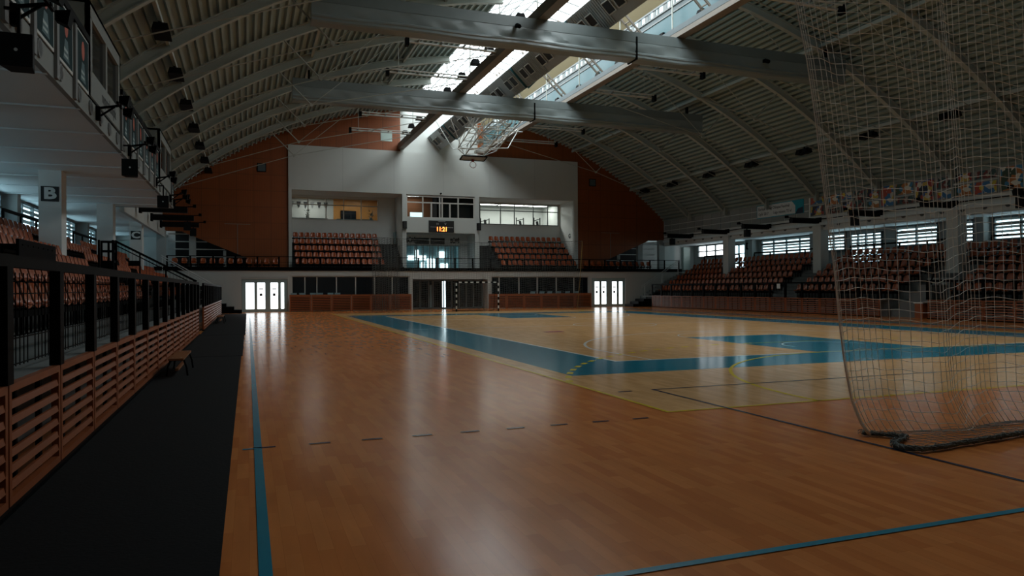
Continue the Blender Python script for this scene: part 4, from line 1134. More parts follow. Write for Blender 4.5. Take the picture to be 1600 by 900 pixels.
while y > 19.5:
    if 37.2 < y < 37.9 and False: pass
    w = random.choice((.95, 1.1, 1.25)); split = random.choice((None, 6.85, 7.05))
    hts = [(6.32, 7.6)] if split is None else [(6.32, split - .03), (split + .03, 7.6)]
    for z0, z1 in hts:
        mb = MB(); mb.box(xf - .06, xf - .02, y - w, y, z0, z1, 0); mb.box(xf - .065, xf - .06, y - w + .05, y - .05, z0 + .05, z1 - .05, 1)
        tag(mb.build('wall_picture', ['perfgrey', PICS[k % 4]]), 'colourful printed picture in the long row of pictures above the stand behind the near net', 'picture', 'pictures on the wall above the stand'); k += 1
    y -= w + .08
def nozzle(x, y, z, s, r=.13):
    mb = MB(); n = 14
    mb.tube([(x, y, z), (x - s * .035, y, z), (x - s * .035, y, z), (x - s * .005, y, z)], [r, r, r * .8, r * .7], n)
    return mb
y = 55.6; pn = None
while y > 20:
    if pn is None:
        pn = tag(nozzle(xf - .06, y, 5.66, 1).build('air_nozzle', 'grey'), 'round grey air nozzle in the white band above the right-hand stand', 'air nozzle', 'air nozzles in the band below the picture wall')
    else:
        o = pn.copy(); COL.objects.link(o); o.location.y = y
    y -= 1.22
def heater(s, y, lab, spk):
    x0 = xr(s, 20.85 if s > 0 else 20.2); x1 = x0 - s * 2.35
    t = thing('radiant_heater', lab, 'heater', ((x0 + x1) / 2, y, 5.72))
    b = MB(); b.prism([(y - .14, 5.78), (y + .14, 5.78), (y + .19, 5.98), (y + .12, 6.1), (y - .12, 6.1), (y - .19, 5.98)], 'x', x0, x1); b.build('heater_body', 'blackbox', t)
    b = MB(); b.box(x0, x0 - s * .12, y - .2, y + .2, 5.72, 6.18); b.tube([(x1, y, 6.12), (x1 - s * .35, y, 6.14)], .03); b.box(x0 - s * .1, x1, y - .02, y + .02, 6.1, 6.13); b.build('bracket', 'black', t)
    b = MB(); xx = x1 - s * .35; b.box(xx - .08, xx + .08, y - .1, y + .1, 6.08, 6.24); b.build('lamp_head', 'black', t)
    if spk:
        xs = x1 + s * .35
        k = thing('hanging_speaker', 'black box speaker hung under the heater ' + spk, 'speaker', (xs, y, 5.2))
        b = MB(); b.prism([(xs - .2, y - .18), (xs + .2, y - .18), (xs + .14, y + .18), (xs - .14, y + .18)], 'z', 5.2, 5.72); b.build('speaker_box', 'blackbox', k)
        b = MB(); b.box(xs - .03, xs + .03, y - .03, y + .03, 5.72, 5.78); b.build('yoke', 'black', k)
for y, w, spk in ((52.3, 'nearest the orange end wall', 'nearest the orange end wall on the banner side'), (47.43, 'over the first white pillar from the orange wall', None), (42.6, 'below the banner lettering', 'below the banner'),
                  (37.74, 'over the second white pillar, by the first pictures', None), (32.85, 'below the row of pictures, at the net edge', 'below the row of pictures'), (28.0, 'over the pillar behind the near net', None), (23.1, 'nearest the camera behind the net', 'nearest the camera behind the net')):
    heater(1, y, 'black radiant heater over the stand, ' + w, spk)
for y, w, spk in ((42.6, 'first beyond the gallery', None), (47.43, 'second beyond the gallery', 'second beyond the gallery'), (52.3, 'third beyond the gallery, nearest the orange wall', 'nearest the orange wall on the gallery side')):
    heater(-1, y, 'black radiant heater jutting from the band, ' + w, spk)
mb = MB(); mb.box(-5.75, -5.55, 38.72, YU, 5.4, 6.25); struct('trim_10', mb, 'white')
mb = MB(); mb.box(-6.0, -5.7, 38.72, YU, 5.8, 7.8); struct('wall_left_far_upper', mb, 'offwhite')

# ------------------------------------------------------------------ gallery front: posters, posts, cabins, nozzles, lamps, speakers
xg = -3.40
y = 9.0; pn = None; PQ = [9.45, 11.05, 12.6, 14.15, 15.7, 17.25, 23.15, 24.7, 26.25, 27.8, 29.35, 30.9, 37.4, 13.0, 19.6, 24.5, 31.2, 36.7, 38.5]
while y < 38.2:
    if any(abs(y - q) < .3 for q in PQ): y += .15; continue
    if pn is None: pn = tag(nozzle(xg, y, 5.84, -1, .17).build('air_nozzle', 'grey'), 'round grey air nozzle in the white gallery band over the near stand', 'air nozzle', 'air nozzles in the gallery band')
    else:
        o = pn.copy(); COL.objects.link(o); o.location.y = y
    y += 1.2
def poster(y0, y1, label, m):
    t = thing('player_poster', label, 'poster', (xg, (y0 + y1) / 2, 6.02), 'teal posters along the gallery front')
    b = MB(); b.box(xg - .03, xg + .03, y0, y1, 6.06, 7.22); b.build('poster_frame', 'alu', t)
    b = MB(); b.box(xg + .03, xg + .036, y0 + .06, y1 - .06, 6.12, 7.18); ps_ = b.build('poster_sheet', 'poster', t)
    yc = (y0 + y1) / 2; b = MB(); n = 14
    b.face([(xg + .038, yc + .15 * math.cos(2 * PI * k / n), 6.86 + .21 * math.sin(2 * PI * k / n)) for k in range(n)]); b.build('portrait_oval', 'skin', ps_, normals=False)
    b = MB(); b.face([(xg + .038, yc - .26, 6.18), (xg + .038, yc + .26, 6.18), (xg + .038, yc + .12, 6.6), (xg + .038, yc - .12, 6.6)]); b.build('portrait_shirt', 'tealclad', ps_, normals=False)
    b = MB()
    for k in range(2): b.face([(xg + .04, yc - .2, 6.24 + .11 * k), (xg + .04, yc + .12, 6.24 + .11 * k), (xg + .04, yc + .12, 6.29 + .11 * k), (xg + .04, yc - .2, 6.29 + .13 * k)])
    b.build('print_band', 'posterwhite', ps_, normals=False)
PY = [9.6, 11.2, 12.75, 14.3, 15.85, 17.4] + [23.3, 24.85, 26.4, 27.95, 29.5, 31.05] + [37.55]
for i, y in enumerate(PY):
    poster(y, y + 1.2 if y < 37 else y + .95, 'teal player poster with a pale portrait, in the row along the gallery front', M['poster'])
    mb = MB(); mb.box(xg - .08, xg + .06, y - .24, y - .06, 5.62, 7.2); tag(mb.build('gallery_post', 'grey'), 'grey flat upright between the teal posters on the gallery front', 'post', 'uprights along the gallery front')
mb = MB(); mb.box(xg - .1, xg + .06, 8, 18.65, 7.24, 7.38); tag(mb.build('gallery_handrail', 'black'), 'thick black handrail over the posters nearest the camera', 'handrail')
mb = MB(); mb.box(xg - .1, xg + .06, 23.15, 32.7, 7.24, 7.38); tag(mb.build('gallery_handrail', 'black'), 'thick black handrail over the posters between the two white cabins', 'handrail')
mb = MB(); mb.box(xg - .12, xg, YB0, 38.7, 6.04, 6.10); struct('trim_11', mb, 'black')
def cabin(y0, y1, lab, text):
    t = thing('commentary_cabin', lab, 'cabin', (-4.5, (y0 + y1) / 2, 6.12))
    b = MB(); X0, X1 = -5.6, xg + .02
    zt = 8.3
    b.box(X0, X1, y0, y0 + .1, 6.12, zt); b.box(X0, X1, y1 - .1, y1, 6.12, zt); b.box(X0, X1, y0, y1, zt - .08, zt)
    b.box(X1 - .1, X1, y0, y1, 6.12, 6.72); b.box(X1 - .1, X1, y0, y1, 7.92, zt); b.box(X1 - .1, X1, y0, y0 + .3, 6.7, 7.95); b.box(X1 - .1, X1, y1 - .3, y1, 6.7, 7.95); ym = (y0 + y1) / 2; b.box(X1 - .1, X1, ym - .1, ym + .1, 6.7, 7.95)
    b.build('cabin_shell', 'fascia', t)
    for a, c in ((y0 + .3, ym - .1), (ym + .1, y1 - .3)):
        w = MB(); w.box(X1 - .09, X1 - .07, a, c, 6.72, 7.92); w.build('cabin_window', 'darkglass', t)
    if text: lettering('cabin_text', text, (X1 + .004, ym + .35, 6.42), .42, 'ink', t, rot=(PI / 2, 0, PI / 2), depth=.001, bold=.004)
cabin(18.8, 23.0, 'white cabin with two dark windows and black lettering standing on the gallery, nearer the camera', 'nyprolampk')
cabin(32.85, 37.3, 'white cabin with two dark windows standing at the far end of the gallery', None)
def twin_spot(y, lab):
    t = thing('twin_spotlight', lab, 'spotlight', (xg, y, 5.9))
    b = MB(); b.bar((xg + .08, y, 6.0), (xg + .55, y, 6.1), .05, .05); b.bar((xg + .08, y, 5.8), (xg + .4, y, 6.05), .04, .04); b.box(xg + .0, xg + .10, y - .06, y + .06, 5.7, 6.03); b.bar((xg + .5, y - .3, 6.1), (xg + .5, y + .3, 6.1), .05, .05); b.build('arm', 'black', t)
    for dy, dz in ((-.28, .06), (.28, -.1)):
        b = MB(); c = Vector((xg + .62, y + dy, 6.1 + dz)); b.hexa([c + .78 * Vector(v) for v in ((-.1, -.1, -.1), (.14, -.17, -.2), (.14, .17, -.2), (-.1, .1, -.1), (-.1, -.1, .1), (.2, -.17, .12), (.2, .17, .12), (-.1, .1, .1))]); b.build('lamp_head', 'black', t)
for y, w in ((13.0, 'nearest the camera'), (19.6, 'below the lettered white cabin'), (24.5, 'over the gallery poster row beyond the lettered cabin'), (31.2, 'just before the far white cabin'), (36.7, 'under the far white cabin'), (38.5, 'at the far gallery corner')):
    twin_spot(y, 'black twin spotlight at the gallery edge, ' + w)
for y, w in ((12.4, 'nearest the camera'), (23.1, 'below the middle posters'), (31.6, 'near the far gallery corner')):
    x = xg + .26
    t = thing('hanging_speaker', 'black box speaker hung under the gallery edge, ' + w, 'speaker', (x, y, 4.88))
    b = MB(); b.prism([(x - .21, y - .16), (x + .21, y - .16), (x + .15, y + .2), (x - .15, y + .2)], 'z', 4.88, 5.36); bx_ = b.build('speaker_box', 'blackbox', t)
    b = MB(); b.tube([(x, y - .165, 5.12), (x, y - .16, 5.12)], .025, 8); b.build('badge', 'alu', bx_)
    b = MB(); b.bar((x, y, 5.36), (x, y, 5.78), .04, .04); b.bar((xg + .075, y, 5.76), (x + .02, y, 5.76), .04, .04); b.build('yoke', 'black', t)

# spotlights hung on the roof purlins
k = 0
for s in (-1, 1):
    for y in (25.5, 30.4, 35.3, 40.2, 45.0, 49.9, 54.2):
        x = HC + s * 17.4; z = arc(x) - .28
        w = ['nearest the camera', 'second', 'third', 'fourth', 'fifth', 'sixth', 'nearest the orange end wall'][k % 7]; k += 1
        t = thing('roof_floodlight', 'black twin floodlight under the roof slope on the %s side, %s' % ('gallery' if s < 0 else 'banner', w if 'nearest' in w else w + ' from the camera'), 'floodlight', (x, y, z - .5))
        b = MB(); b.box(x - .03, x + .03, y - .03, y + .03, z - .12, z + .02); b.bar((x, y - .35, z - .12), (x, y + .35, z - .12), .05, .05); b.build('bracket', 'black', t)
        for dy in (-.27, .27):
            b = MB(); c = Vector((x - s * .05, y + dy, z - .3))
            b.hexa([c + Vector(v) for v in ((-.26, -.2, -.1), (.26, -.2, -.1), (.26, .2, -.16), (-.26, .2, -.16), (-.2, -.16, .14), (.2, -.16, .14), (.2, .14, .14), (-.2, .14, .14))]); b.build('lamp_head', 'blackbox', t)

# ------------------------------------------------------------------ things hung along the ridge
for x, l in ((11.5, 'long brown box beam under the skylight, gallery side'), (18.15, 'long brown box beam with skylight painted on its side, banner side')):
    mb = MB(); mb.box(x - .22, x + .22, SKY0, YU, 12.72, 13.2, 0)
    if x > 15: mb.box(x - .23, x - .22, SKY0, YU, 12.95, 13.2, 1)  # strip stands in for skylight falling on the beam's inner face
    tag(mb.build('box_beam', ['boxbeam', 'paleblue']), l, 'beam')
def clamp_flood(x, y, lab, s):
    t = thing('beam_floodlight', lab, 'floodlight', (x, y, 13.1))
    b = MB(); b.box(x - .05, x + .05, y - .05, y + .05, 13.2, 13.42); b.build('bracket', 'black', t)
    b = MB(); c = Vector((x + s * .2, y, 13.45)); b.hexa([c + Vector(v) for v in ((-.22, -.22, -.14), (.22, -.22, -.14), (.22, .22, -.14), (-.22, .22, -.14), (-.15, -.18, .12), (.15, -.18, .12), (.15, .18, .12), (-.15, .18, .12))]); b.build('lamp_head', 'black', t)
for x, s, side in ((11.5, -1, 'gallery side'), (18.15, 1, 'banner side')):
    for i, y in enumerate((26.2, 29.3, 33.6, 35.9, 38.4, 41.5, 44.3, 46.6, 49.0, 51.5, 53.8)):
        clamp_flood(x + s * .1, y, 'small black floodlight clamped on the brown box beam, ' + side, s)
for o in [o for o in COL.objects if o.name.startswith('beam_floodlight')]: o['group'] = o['label'].replace('small black floodlight clamped on', 'floodlights on')
# big square duct, corner down
t = thing('ventilation_duct', 'large grey corrugated duct, corner down, with square dark grilles along the ridge', 'duct', (14.65, 39, 12.8))
D0 = 5.0
b = MB(); c0 = (14.65, 13.8); h = 1.0
rb = MB()
dl = [(c0[0], c0[1] - h), (c0[0] + h, c0[1]), (c0[0], c0[1] + h), (c0[0] - h, c0[1])]
b.prism(dl, 'y', D0, YU - .02)
y = D0 + .3
while y < YU - .2:
    if int(y / 2.44) % 3 != 1:
        for (ax, az), (bx, bz) in ((dl[3], dl[0]), (dl[0], dl[1])):
            b.bar((ax + (bx - ax) * .03, y, az + (bz - az) * .03), (bx - (bx - ax) * .03, y, bz - (bz - az) * .03), .06, .03, 0, (0, 1, 0))
    y += .17
ds_ = b.build('duct_skin', 'duct', t)
for k in range(15):
    y = 20.86 + 2.44 * k
    for dy in (0, .85):
        g = MB(); n_ = Vector((-1, 0, -1)).normalized(); u_ = Vector((1, 0, -1)).normalized(); c = Vector((dl[3][0] + .5, y + dy, dl[3][1] - .5)) + n_ * .03
        q = [c + u_ * a * .26 + Vector((0, 1, 0)) * bb * .28 for a, bb in ((-1, -1), (1, -1), (1, 1), (-1, 1))]
        g.hexa([p_ - n_ * .02 for p_ in q] + [p_ + n_ * .02 for p_ in q], 0)
        for a, bb, a2, b2 in ((-1, -1, 1, -1), (1, -1, 1, 1), (1, 1, -1, 1), (-1, 1, -1, -1)):
            g.bar(c + u_ * a * .28 + Vector((0, 1, 0)) * bb * .3 + n_ * .02, c + u_ * a2 * .28 + Vector((0, 1, 0)) * b2 * .3 + n_ * .02, .04, .04, 1)
        g.build('grille', ['grille', 'alu'], ds_)
for k in range(5):
    y = 22.6 + 7.3 * k; b = MB()
    for (ax, az), (bx, bz) in ((dl[3], dl[0]), (dl[0], dl[1])): b.bar((ax, y, az - .02), (bx, y, bz - .02), .2, .06, 0, (0, 1, 0))
    b.build('duct_band', 'tealclad', t)
# slim cross ladders between duct and side wall of the lantern
for k in range(7):
    y = 25.4 + 4.87 * k; mb = MB()
    for dy in (0, .5): mb.bar((15.6, y + dy, 15.9), (18.38, y + dy, 13.3), .07, .09)
    for q in range(6): f_ = (q + .5) / 6; mb.bar((15.6 + 2.78 * f_, y, 15.9 - 2.6 * f_), (15.6 + 2.78 * f_, y + .5, 15.9 - 2.6 * f_), .05, .05)
    tag(mb.build('ladder_brace', 'boxbeam'), 'brown ladder-like brace across the cream boards beside the duct', 'brace', 'braces beside the duct')

# light rails across the hall
for s, side in ((-1, 'gallery side'), (1, 'banner side')):
    for i, y in enumerate((52.1, 47.2, 42.4, 37.5, 32.6, 23.0)):
        xa, xb = (6.9, 11.3) if s < 0 else (18.4, 22.9)
        z = 13.0
        t = thing('light_rail', 'pale light rail across the roof on the %s, %s from end wall' % (side, ['first', 'second', 'third', 'fourth', 'fifth', 'sixth'][i]), 'light rail', ((xa + xb) / 2, y, z - .1))
        b = MB(); b.tube([(xa, y - .16, z + .1), (xb, y - .16, z + .1)], .035); b.box(xa, xb, y + .05, y + .22, z - .02, z + .04); b.build('rail', 'alu', t)
        for q in range(4): xx = xa + (xb - xa) * (q + .5) / 4; b = MB(); b.box(xx - .03, xx + .03, y - .18, y + .22, z + .02, z + .08); b.build('cross_tie', 'grey', t)
        b = MB(); xe = xa if s < 0 else xb; b.box(xe - .08, xe + .08, y - .2, y + .1, z - .25, z + .12); b.build('end_lamp', 'black', t)
        b = MB(); b.tube([(xa + .6 if s < 0 else xb - .6, y, z), (xa + .6 if s < 0 else xb - .6, y + .15, arc(xa + .6 if s < 0 else xb - .6) - .3)], .012); b.build('hanger', 'rod', t)

# dividing curtain housings (rolled tarpaulin) across the hall
for y, lab in ((27.74, 'huge grey rolled curtain housing spanning the roof, nearer the camera'), (39.55, 'huge grey rolled curtain housing spanning the roof, nearer the end wall')):
    xa, xb = 2.25, 27.55
    t = thing('divider_curtain', lab, 'curtain', ((xa + xb) / 2, y, 11.55))
    b = MB(); b.prism([(y - .36, 12.27), (y + .36, 12.27), (y + .36, 12.70), (y - .36, 12.70)], 'x', xa, xb); b.build('housing', 'tarpdark', t)
    # hanging folded tarpaulin with gentle sagging folds
    b = MB(); n = 160; prof = [(-.33, 12.32), (-.35, 12.24), (-.34, 12.10), (-.33, 11.95), (-.32, 11.84), (-.37, 11.79), (-.37, 11.73), (-.33, 11.69), (-.34, 11.60), (-.28, 11.54), (.28, 11.54), (.35, 11.8), (.34, 12.1), (.33, 12.32)]
    for i in range(n + 1):
        x = xa + (xb - xa) * i / n
        for j, (dy, z) in enumerate(prof):
            wv = (.022 * math.sin(x * 2.1 + j * 1.1) + .016 * math.sin(x * 5.3 - j * 1.7)) * (1 if 1 < j < 5 else .3)
            sg = -.02 * math.sin((x - xa) * 1.3) if 4 < j < 10 else 0
            b.v.append((x, y + dy + (wv if 0 < j < 13 else 0), z + sg))
    m_ = len(prof)
    for i in range(n):
        for j in range(m_ - 1): a = i * m_ + j; b.f.append((a, a + 1, a + m_ + 1, a + m_)); b.m.append(0)
    b.f.append(tuple(range(m_))); b.m.append(0); b.f.append(tuple(n * m_ + j for j in range(m_))); b.m.append(0)
    tr_ = b.build('tarpaulin_roll', 'tarp', t, smooth=True); tr_.data.set_sharp_from_angle(angle=math.radians(24))
    b = MB(); b.tube([(xa, y - .2, 12.725), (xb, y - .2, 12.725)], .025)
    for q in range(24): xx = xa + .5 + (xb - xa - 1) * q / 23; b.box(xx - .02, xx + .02, y - .22, y + .1, 12.66, 12.76)
    for xx in (3.1, 11.5, 18.15, 26.6): b.box(xx - .05, xx + .05, y - .1, y + .1, 12.66, arc(xx) - .4 if xx < 10 or xx > 20 else 12.72)
    b.build('hanger_rail', 'black', t)
    b = MB(); b.box(15.85, 15.92, y - .40, y + .40, 11.51, 12.5); b.build('seam_strap', 'black', tr_)
for (x, y, z, lab) in ((10.3, 27.2, 12.2, 'black motion camera fixed on the front of the nearer curtain housing, gallery half'), (22.6, 27.2, 12.05, 'black motion camera fixed on the front of the nearer curtain housing, banner half')):
    mb = MB(); mb.box(x - .05, x + .05, y, y + .16, z, z + .14); mb.tube([(x, y - .2, z - .05), (x, y + .05, z + .08)], .09, 8); tag(mb.build('hall_camera', 'black'), lab, 'camera')

# folded basketball hoop frame under the roof
t = thing('basketball_hoop', 'folded-up basketball backboard with red rim on a pale tube frame under the roof', 'basketball hoop', (15.1, 46, 10.3))
b = MB(); b.hexa([(14.2, 49.25, 10.78), (16.0, 49.25, 10.78), (16.0, 48.55, 10.93), (14.2, 48.55, 10.93), (14.2, 49.25, 10.83), (16.0, 49.25, 10.83), (16.0, 48.55, 10.98), (14.2, 48.55, 10.98)], 0)
for p, q in (((14.2, 49.27, 10.78), (16.0, 49.27, 10.78)), ((14.2, 48.55, 10.95), (16, 48.55, 10.95)), ((14.2, 49.25, 10.8), (14.2, 48.55, 10.95)), ((16, 49.25, 10.8), (16, 48.55, 10.95))): b.bar(p, q, .08, .08, 1)
b.build('backboard', ['board', 'black'], t)
b = MB(); b.tube([(15.1 + .23 * math.cos(2 * PI * k / 20), 49.0 + .05 * math.sin(2 * PI * k / 20), 10.42 + .23 * math.sin(2 * PI * k / 20)) for k in range(20)], .018, 6, 0, True); b.box(15.02, 15.18, 48.95, 49.1, 10.64, 10.8); rm_ = b.build('rim', 'red', t)
b = MB()
for k in range(10):
    a = 2 * PI * k / 10; b.tube([(15.1 + .23 * math.cos(a), 49.0, 10.42 + .23 * math.sin(a)), (15.1 + .14 * math.cos(a + .3), 48.65, 10.35 + .14 * math.sin(a + .3))], .006, 3)
b.build('hoop_net', 'net', rm_)
b = MB()
for x in (14.45, 15.75):
    b.tube([(x, 48.9, 11.0), (x, 45.5, 11.75), (x, 42.6, 12.1)], .05); b.tube([(x, 48.3, 11.6), (x, 45.0, 12.35), (x, 42.6, 12.7)], .04)
    for q in range(7):
        f0 = q / 6; y0 = 48.6 - 5.8 * f0; z0 = 11.05 + 1.0 * f0; b.tube([(x, y0, z0), (x, y0 - .5, z0 + .62)], .025); 
for q in range(7):
    f0 = q / 6; b.tube([(14.45, 48.6 - 5.8 * f0, 11.05 + f0), (15.75, 48.6 - 5.8 * f0, 11.05 + f0)], .03); b.tube([(14.45, 48.6 - 5.8 * f0, 11.05 + f0), (15.75, 47.6 - 5.8 * f0, 11.2 + f0)], .02)
for x in (13.7, 16.5):
    b.tube([(x, 48.0, 11.3), (x, 45.0, 12.0), (x, 42.6, 12.4)], .04); b.tube([(x, 47.4, 11.9), (x, 44.6, 12.6)], .03)
    for q in range(5): b.tube([(x, 47.9 - 1.1 * q, 11.35 + .25 * q), (x, 47.3 - 1.1 * q, 12.0 + .2 * q)], .025)
    b.tube([(x, 48.0, 11.3), (15.1 + (x - 15.1) * .4, 48.9, 11.0)], .035)
for q in range(5): b.tube([(13.7, 47.9 - 1.2 * q, 11.35 + .26 * q), (16.5, 47.9 - 1.2 * q, 11.35 + .26 * q)], .028); b.tube([(13.7, 47.9 - 1.2 * q, 11.35 + .26 * q), (14.45, 47.2 - 1.2 * q, 11.7 + .24 * q)], .02)
b.tube([(13.1, 47.2, 11.1), (17.1, 47.2, 11.4)], .035); b.tube([(13.2, 44.6, 12.0), (17.2, 44.6, 12.0)], .035)
b.box(14.9, 15.5, 47.6, 48.1, 11.05, 11.2); b.box(14.7, 15.0, 46.2, 46.9, 11.5, 11.7); b.build('tube_frame', 'alu', t)
b = MB()
for p, q in (((14.45, 45.5, 11.75), (12.0, 42.6, 13.2)), ((15.75, 45.5, 11.75), (18.0, 42.6, 13.2)), ((14.45, 48.9, 11.0), (13.0, 47.43, 13.3)), ((15.75, 48.9, 11.0), (18.1, 47.43, 13.0)), ((13.1, 47.2, 11.1), (12.0, 47.43, 13.0)), ((17.1, 47.2, 11.4), (18.1, 47.43, 13.0)), ((14.45, 42.6, 12.7), (11.5, 42.6, 13.1)), ((15.75, 42.6, 12.7), (18.1, 42.6, 13.1))):
    b.tube([p, q], .03)
b.build('hanger_struts', 'alu', t)

# ------------------------------------------------------------------ goal, benches
t = thing('handball_goal', 'black and white banded handball goal on the far goal line before the entrance', 'goal', (XC, FAR, 0))
b = MB()
def banded(mb, p, q, n, w=.08):
    p, q = Vector(p), Vector(q)
    for k in range(n): mb.bar(p + (q - p) * k / n, p + (q - p) * (k + 1) / n, w, w, k % 2)
banded(b, (XC - 1.54, FAR, 0), (XC - 1.54, FAR, 2.0), 10); b.build('post', ['black', 'banner'], t)
b = MB(); banded(b, (XC + 1.54, FAR, 0), (XC + 1.54, FAR, 2.0), 10); b.build('post', ['black', 'banner'], t)
b = MB(); banded(b, (XC - 1.58, FAR, 2.04), (XC + 1.58, FAR, 2.04), 15); b.build('crossbar', ['black', 'banner'], t)
b = MB()
for sx in (-1.54, 1.54): b.tube([(XC + sx, FAR + .04, 2.02), (XC + sx, FAR + .8, 2.0), (XC + sx, FAR + 1.0, .04), (XC + sx, FAR + .04, .04)], .02)
b.tube([(XC - 1.54, FAR + 1.0, .04), (XC + 1.54, FAR + 1.0, .04)], .02); b.build('stay', 'black', t)
b = MB()
for k in range(26): x = XC - 1.54 + 3.08 * k / 25; b.tube([(x, FAR + .8, 1.98), (x, FAR + 1.0, .05)], .004, 3)
for k in range(17): f_ = k / 16; b.tube([(XC - 1.54, FAR + .8 + .2 * f_, 1.98 - 1.93 * f_), (XC + 1.54, FAR + .8 + .2 * f_, 1.98 - 1.93 * f_)], .004, 3)
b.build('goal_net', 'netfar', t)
def bench(y0, y1, lab):
    t = thing('gym_bench', lab, 'bench', (-1.25, (y0 + y1) / 2, 0)); x0, x1 = -1.38, -1.12
    b = MB(); b.box(x0, x1, y0, y1, .325, .36); sb_ = b.build('seat_board', 'bench', t)
    for y in (y0 + .25, y1 - .25):
        b = MB(); b.tube([(x0 + .02, y, .325), (x0 - .03, y, .18), (x0 - .05, y, .018)], .018); b.tube([(x1 - .02, y, .325), (x1 + .03, y, .18), (x1 + .05, y, .018)], .018); b.bar((x0, y, .31), (x1, y, .31), .04, .025); b.build('leg', 'black', t)
    b = MB(); b.box(-1.28, -1.22, y0 + .2, y1 - .2, .12, .16); b.build('stretcher', 'bench', t)
    b = MB()
    for y in (y0 + .2, y1 - .2):
        for x in (x0 + .06, x1 - .06): b.tube([(x, y, .355), (x, y, .366)], .014, 8)
    b.build('bolt_heads', 'alu', sb_)
bench(14.5, 16.4, 'low wooden gym bench with curved black legs against the slatted panels, nearer the camera')
bench(36.5, 39.0, 'low wooden gym bench against the slatted panels, farther away near the end door')

# ------------------------------------------------------------------ far catch net behind the goal
t = thing('catch_net', 'tall dark catch net hanging behind the far goal before the balcony', 'net', (16.4, 50.0, 0))
b = MB(); x0, x1, zt, yn = 8.15, 24.3, 5.2, 50.3
n = 118
for k in range(n + 1):
    f_ = k / n; x = x0 + (x1 - x0) * f_
    b.tube([(x + .12 * math.sin(k * .7), yn + .12 * math.sin(k * .55), zt - .25 * math.sin(PI * f_)), (x + .05 * math.sin(k * .9), yn + .15 * math.sin(k * .5 + 1), .02)], .006, 3)
for k in range(40):
    z = .03 + (zt - .03) * k / 39
    b.tube([(x0 + (x1 - x0) * i / 46, yn + .12 * math.sin(i * 1.4), z - .25 * math.sin(PI * i / 46) * z / zt + .05 * math.sin(i * 2.3 + k)) for i in range(47)], .006, 3)
for k in range(26):      # gathered folds at the first end
    x = x0 + 1.9 * k / 25; b.tube([(x, yn + .1 + .2 * math.sin(k * 2.2), zt - .05), (x + .04 * math.sin(k), yn + .1 + .22 * math.sin(k * 2.1), .02)], .009, 3)
for k in range(36):
    z = .1 + 5.0 * k / 35; b.tube([(x0 + 1.9 * i / 12, yn + .1 + .2 * math.sin(i * 2.2), z + .09 * math.sin(i * 1.9 + k * .3)) for i in range(13)], .011, 3)
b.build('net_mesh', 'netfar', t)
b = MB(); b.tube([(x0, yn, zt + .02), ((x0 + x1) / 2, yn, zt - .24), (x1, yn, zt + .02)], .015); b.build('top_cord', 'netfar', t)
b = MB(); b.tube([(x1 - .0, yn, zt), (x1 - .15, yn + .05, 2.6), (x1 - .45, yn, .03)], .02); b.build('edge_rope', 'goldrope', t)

# ------------------------------------------------------------------ near net, drawn half open
t = thing('curtain_net', 'large pale cord net hanging near the camera with its hem heaped on the floor', 'net', (7.5, 5.9, 0))
EDGE = [(5.39, 4.47), (5.51, 4.04), (5.63, 3.45), (5.72, 2.91), (5.91, 1.75), (5.97, 1.2), (6.03, .78), (6.12, .39), (6.21, .13), (6.29, .02)]
def edge_x(z):
    if z >= 4.47: return 5.39 - (z - 4.47) * .22
    for (xa, za), (xb, zb) in zip(EDGE[:-1], EDGE[1:]):
        if zb <= z <= za: return xb + (xa - xb) * (z - zb) / (za - zb)
    return 6.29
def net_pt(u, z):      # u = metres of net from its free edge
    pull = math.exp(-u / .8)
    ph = u * 3.1
    x = 5.75 + u * .92 + (edge_x(z) - 5.75) * (.35 + .65 * pull) + .012 * math.sin(ph * 1.7 + z * .4)
    y = 6.02 + .12 * math.sin(ph) + .03 * math.sin(ph * 2.3 + z * .8)
    if z < .35: y -= (.35 - z) * .55 * (1 - pull * .6)
    return (x, y, z)
cols = [0, .03, .06] + [.10 + .105 * k for k in range(44)]
zs = [.02, .07, .14, .25, .4] + [.55 + .15 * k for k in range(33)]
b = MB()
for u in cols: b.tube([net_pt(u, z) for z in zs], .0034, 3)
for k in range(46):
    z0_ = .10 + .112 * k; pts = []
    for i in range(0, 90):
        u = 4.7 * i / 89; sag = .035 * (math.sin(u * 3.1 - .6)) - .08 * math.exp(-u / .5) + .010 * math.sin(u * 14 + k)
        pts.append(net_pt(u, max(.03, z0_ - .10 * math.sin(min(1, u / 2.2) * PI) + sag)))
    b.tube(pts, .0033, 3)
b.build('net_mesh', 'net', t, smooth=True)
b = MB()                # net lying on the floor
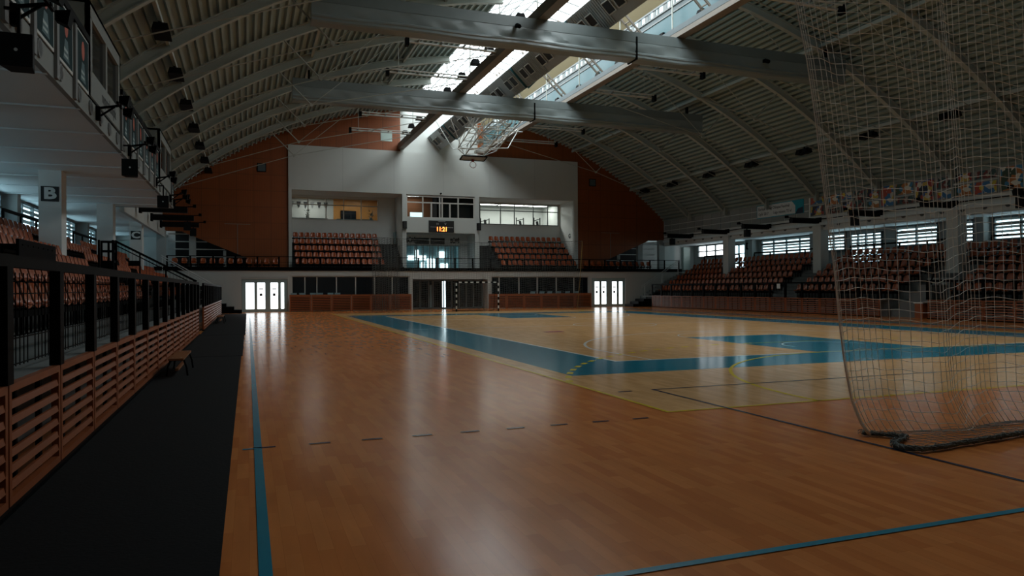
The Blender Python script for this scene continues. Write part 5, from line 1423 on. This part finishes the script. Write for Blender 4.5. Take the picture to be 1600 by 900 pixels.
for k in range(40):
    x0_ = 6.35 + .105 * k
    b.tube([net_pt(.1 + .105 * k, .02)] + [(x0_ + .05 * math.sin(k * 1.3 + q), 5.85 - .12 * q + .03 * math.sin(k + q * 2), .012 + .012 * random.random()) for q in range(5)], .003, 3)
for q in range(7): b.tube([(6.4 + .15 * i, 5.92 - .09 * q + .05 * math.sin(i * 1.1 + q), .012 + .015 * random.random()) for i in range(28)], .003, 3)
b.build('floor_mesh', 'rope', t)
b = MB(); b.tube([net_pt(0, z) for z in reversed(zs)], [.006 + .016 * math.exp(-z / .35) for z in reversed(zs)], 6); b.build('edge_rope', 'net', t, smooth=True)
b = MB()
path = [(6.27, 6.03, .03), (6.36, 5.90, .03), (6.46, 5.79, .03), (6.50, 5.70, .03), (6.38, 5.60, .032), (6.18, 5.53, .034), (6.06, 5.42, .034), (6.05, 5.28, .034), (6.17, 5.18, .036), (6.40, 5.19, .038), (6.7, 5.23, .04), (7.1, 5.27, .04), (7.85, 5.36, .04), (8.8, 5.42, .04), (9.8, 5.5, .04)]
fine = []
for p0, p1 in zip(path[:-1], path[1:]):
    m_ = max(3, int((Vector(p1) - Vector(p0)).length / .035))
    for q in range(m_): fine.append(Vector(p0).lerp(Vector(p1), q / m_))
b.tube(fine, [.012 + .012 * min(1, i / 30) for i in range(len(fine))], 7)
for st_ in range(5):      # twisted strands wound round the hem
    pts = []
    for i, p_ in enumerate(fine):
        r_ = .016 + .012 * min(1, i / 30); t_ = i * .55 + st_ * 2 * PI / 5
        pts.append((p_.x + r_ * math.cos(t_) + random.uniform(-.006, .006), p_.y + r_ * math.cos(t_ + 1) + random.uniform(-.006, .006), max(.012, p_.z + r_ * math.sin(t_) + random.uniform(-.006, .006))))
    b.tube(pts, .0085, 4)
for q in range(420):      # loose cord loops of the bunched mesh
    p_ = random.choice(fine); an = random.uniform(0, 2 * PI); rr_ = random.uniform(.02, .06)
    b.tube([(p_.x + rr_ * math.cos(an + k_ * .9) * (.6 + .2 * k_), p_.y + rr_ * math.sin(an + k_ * .9) * .9, .012 + abs(.05 * math.sin(k_ * 1.1 + an))) for k_ in range(4)], .0035, 3)
b.build('hem_rope', 'rope', t, smooth=True)
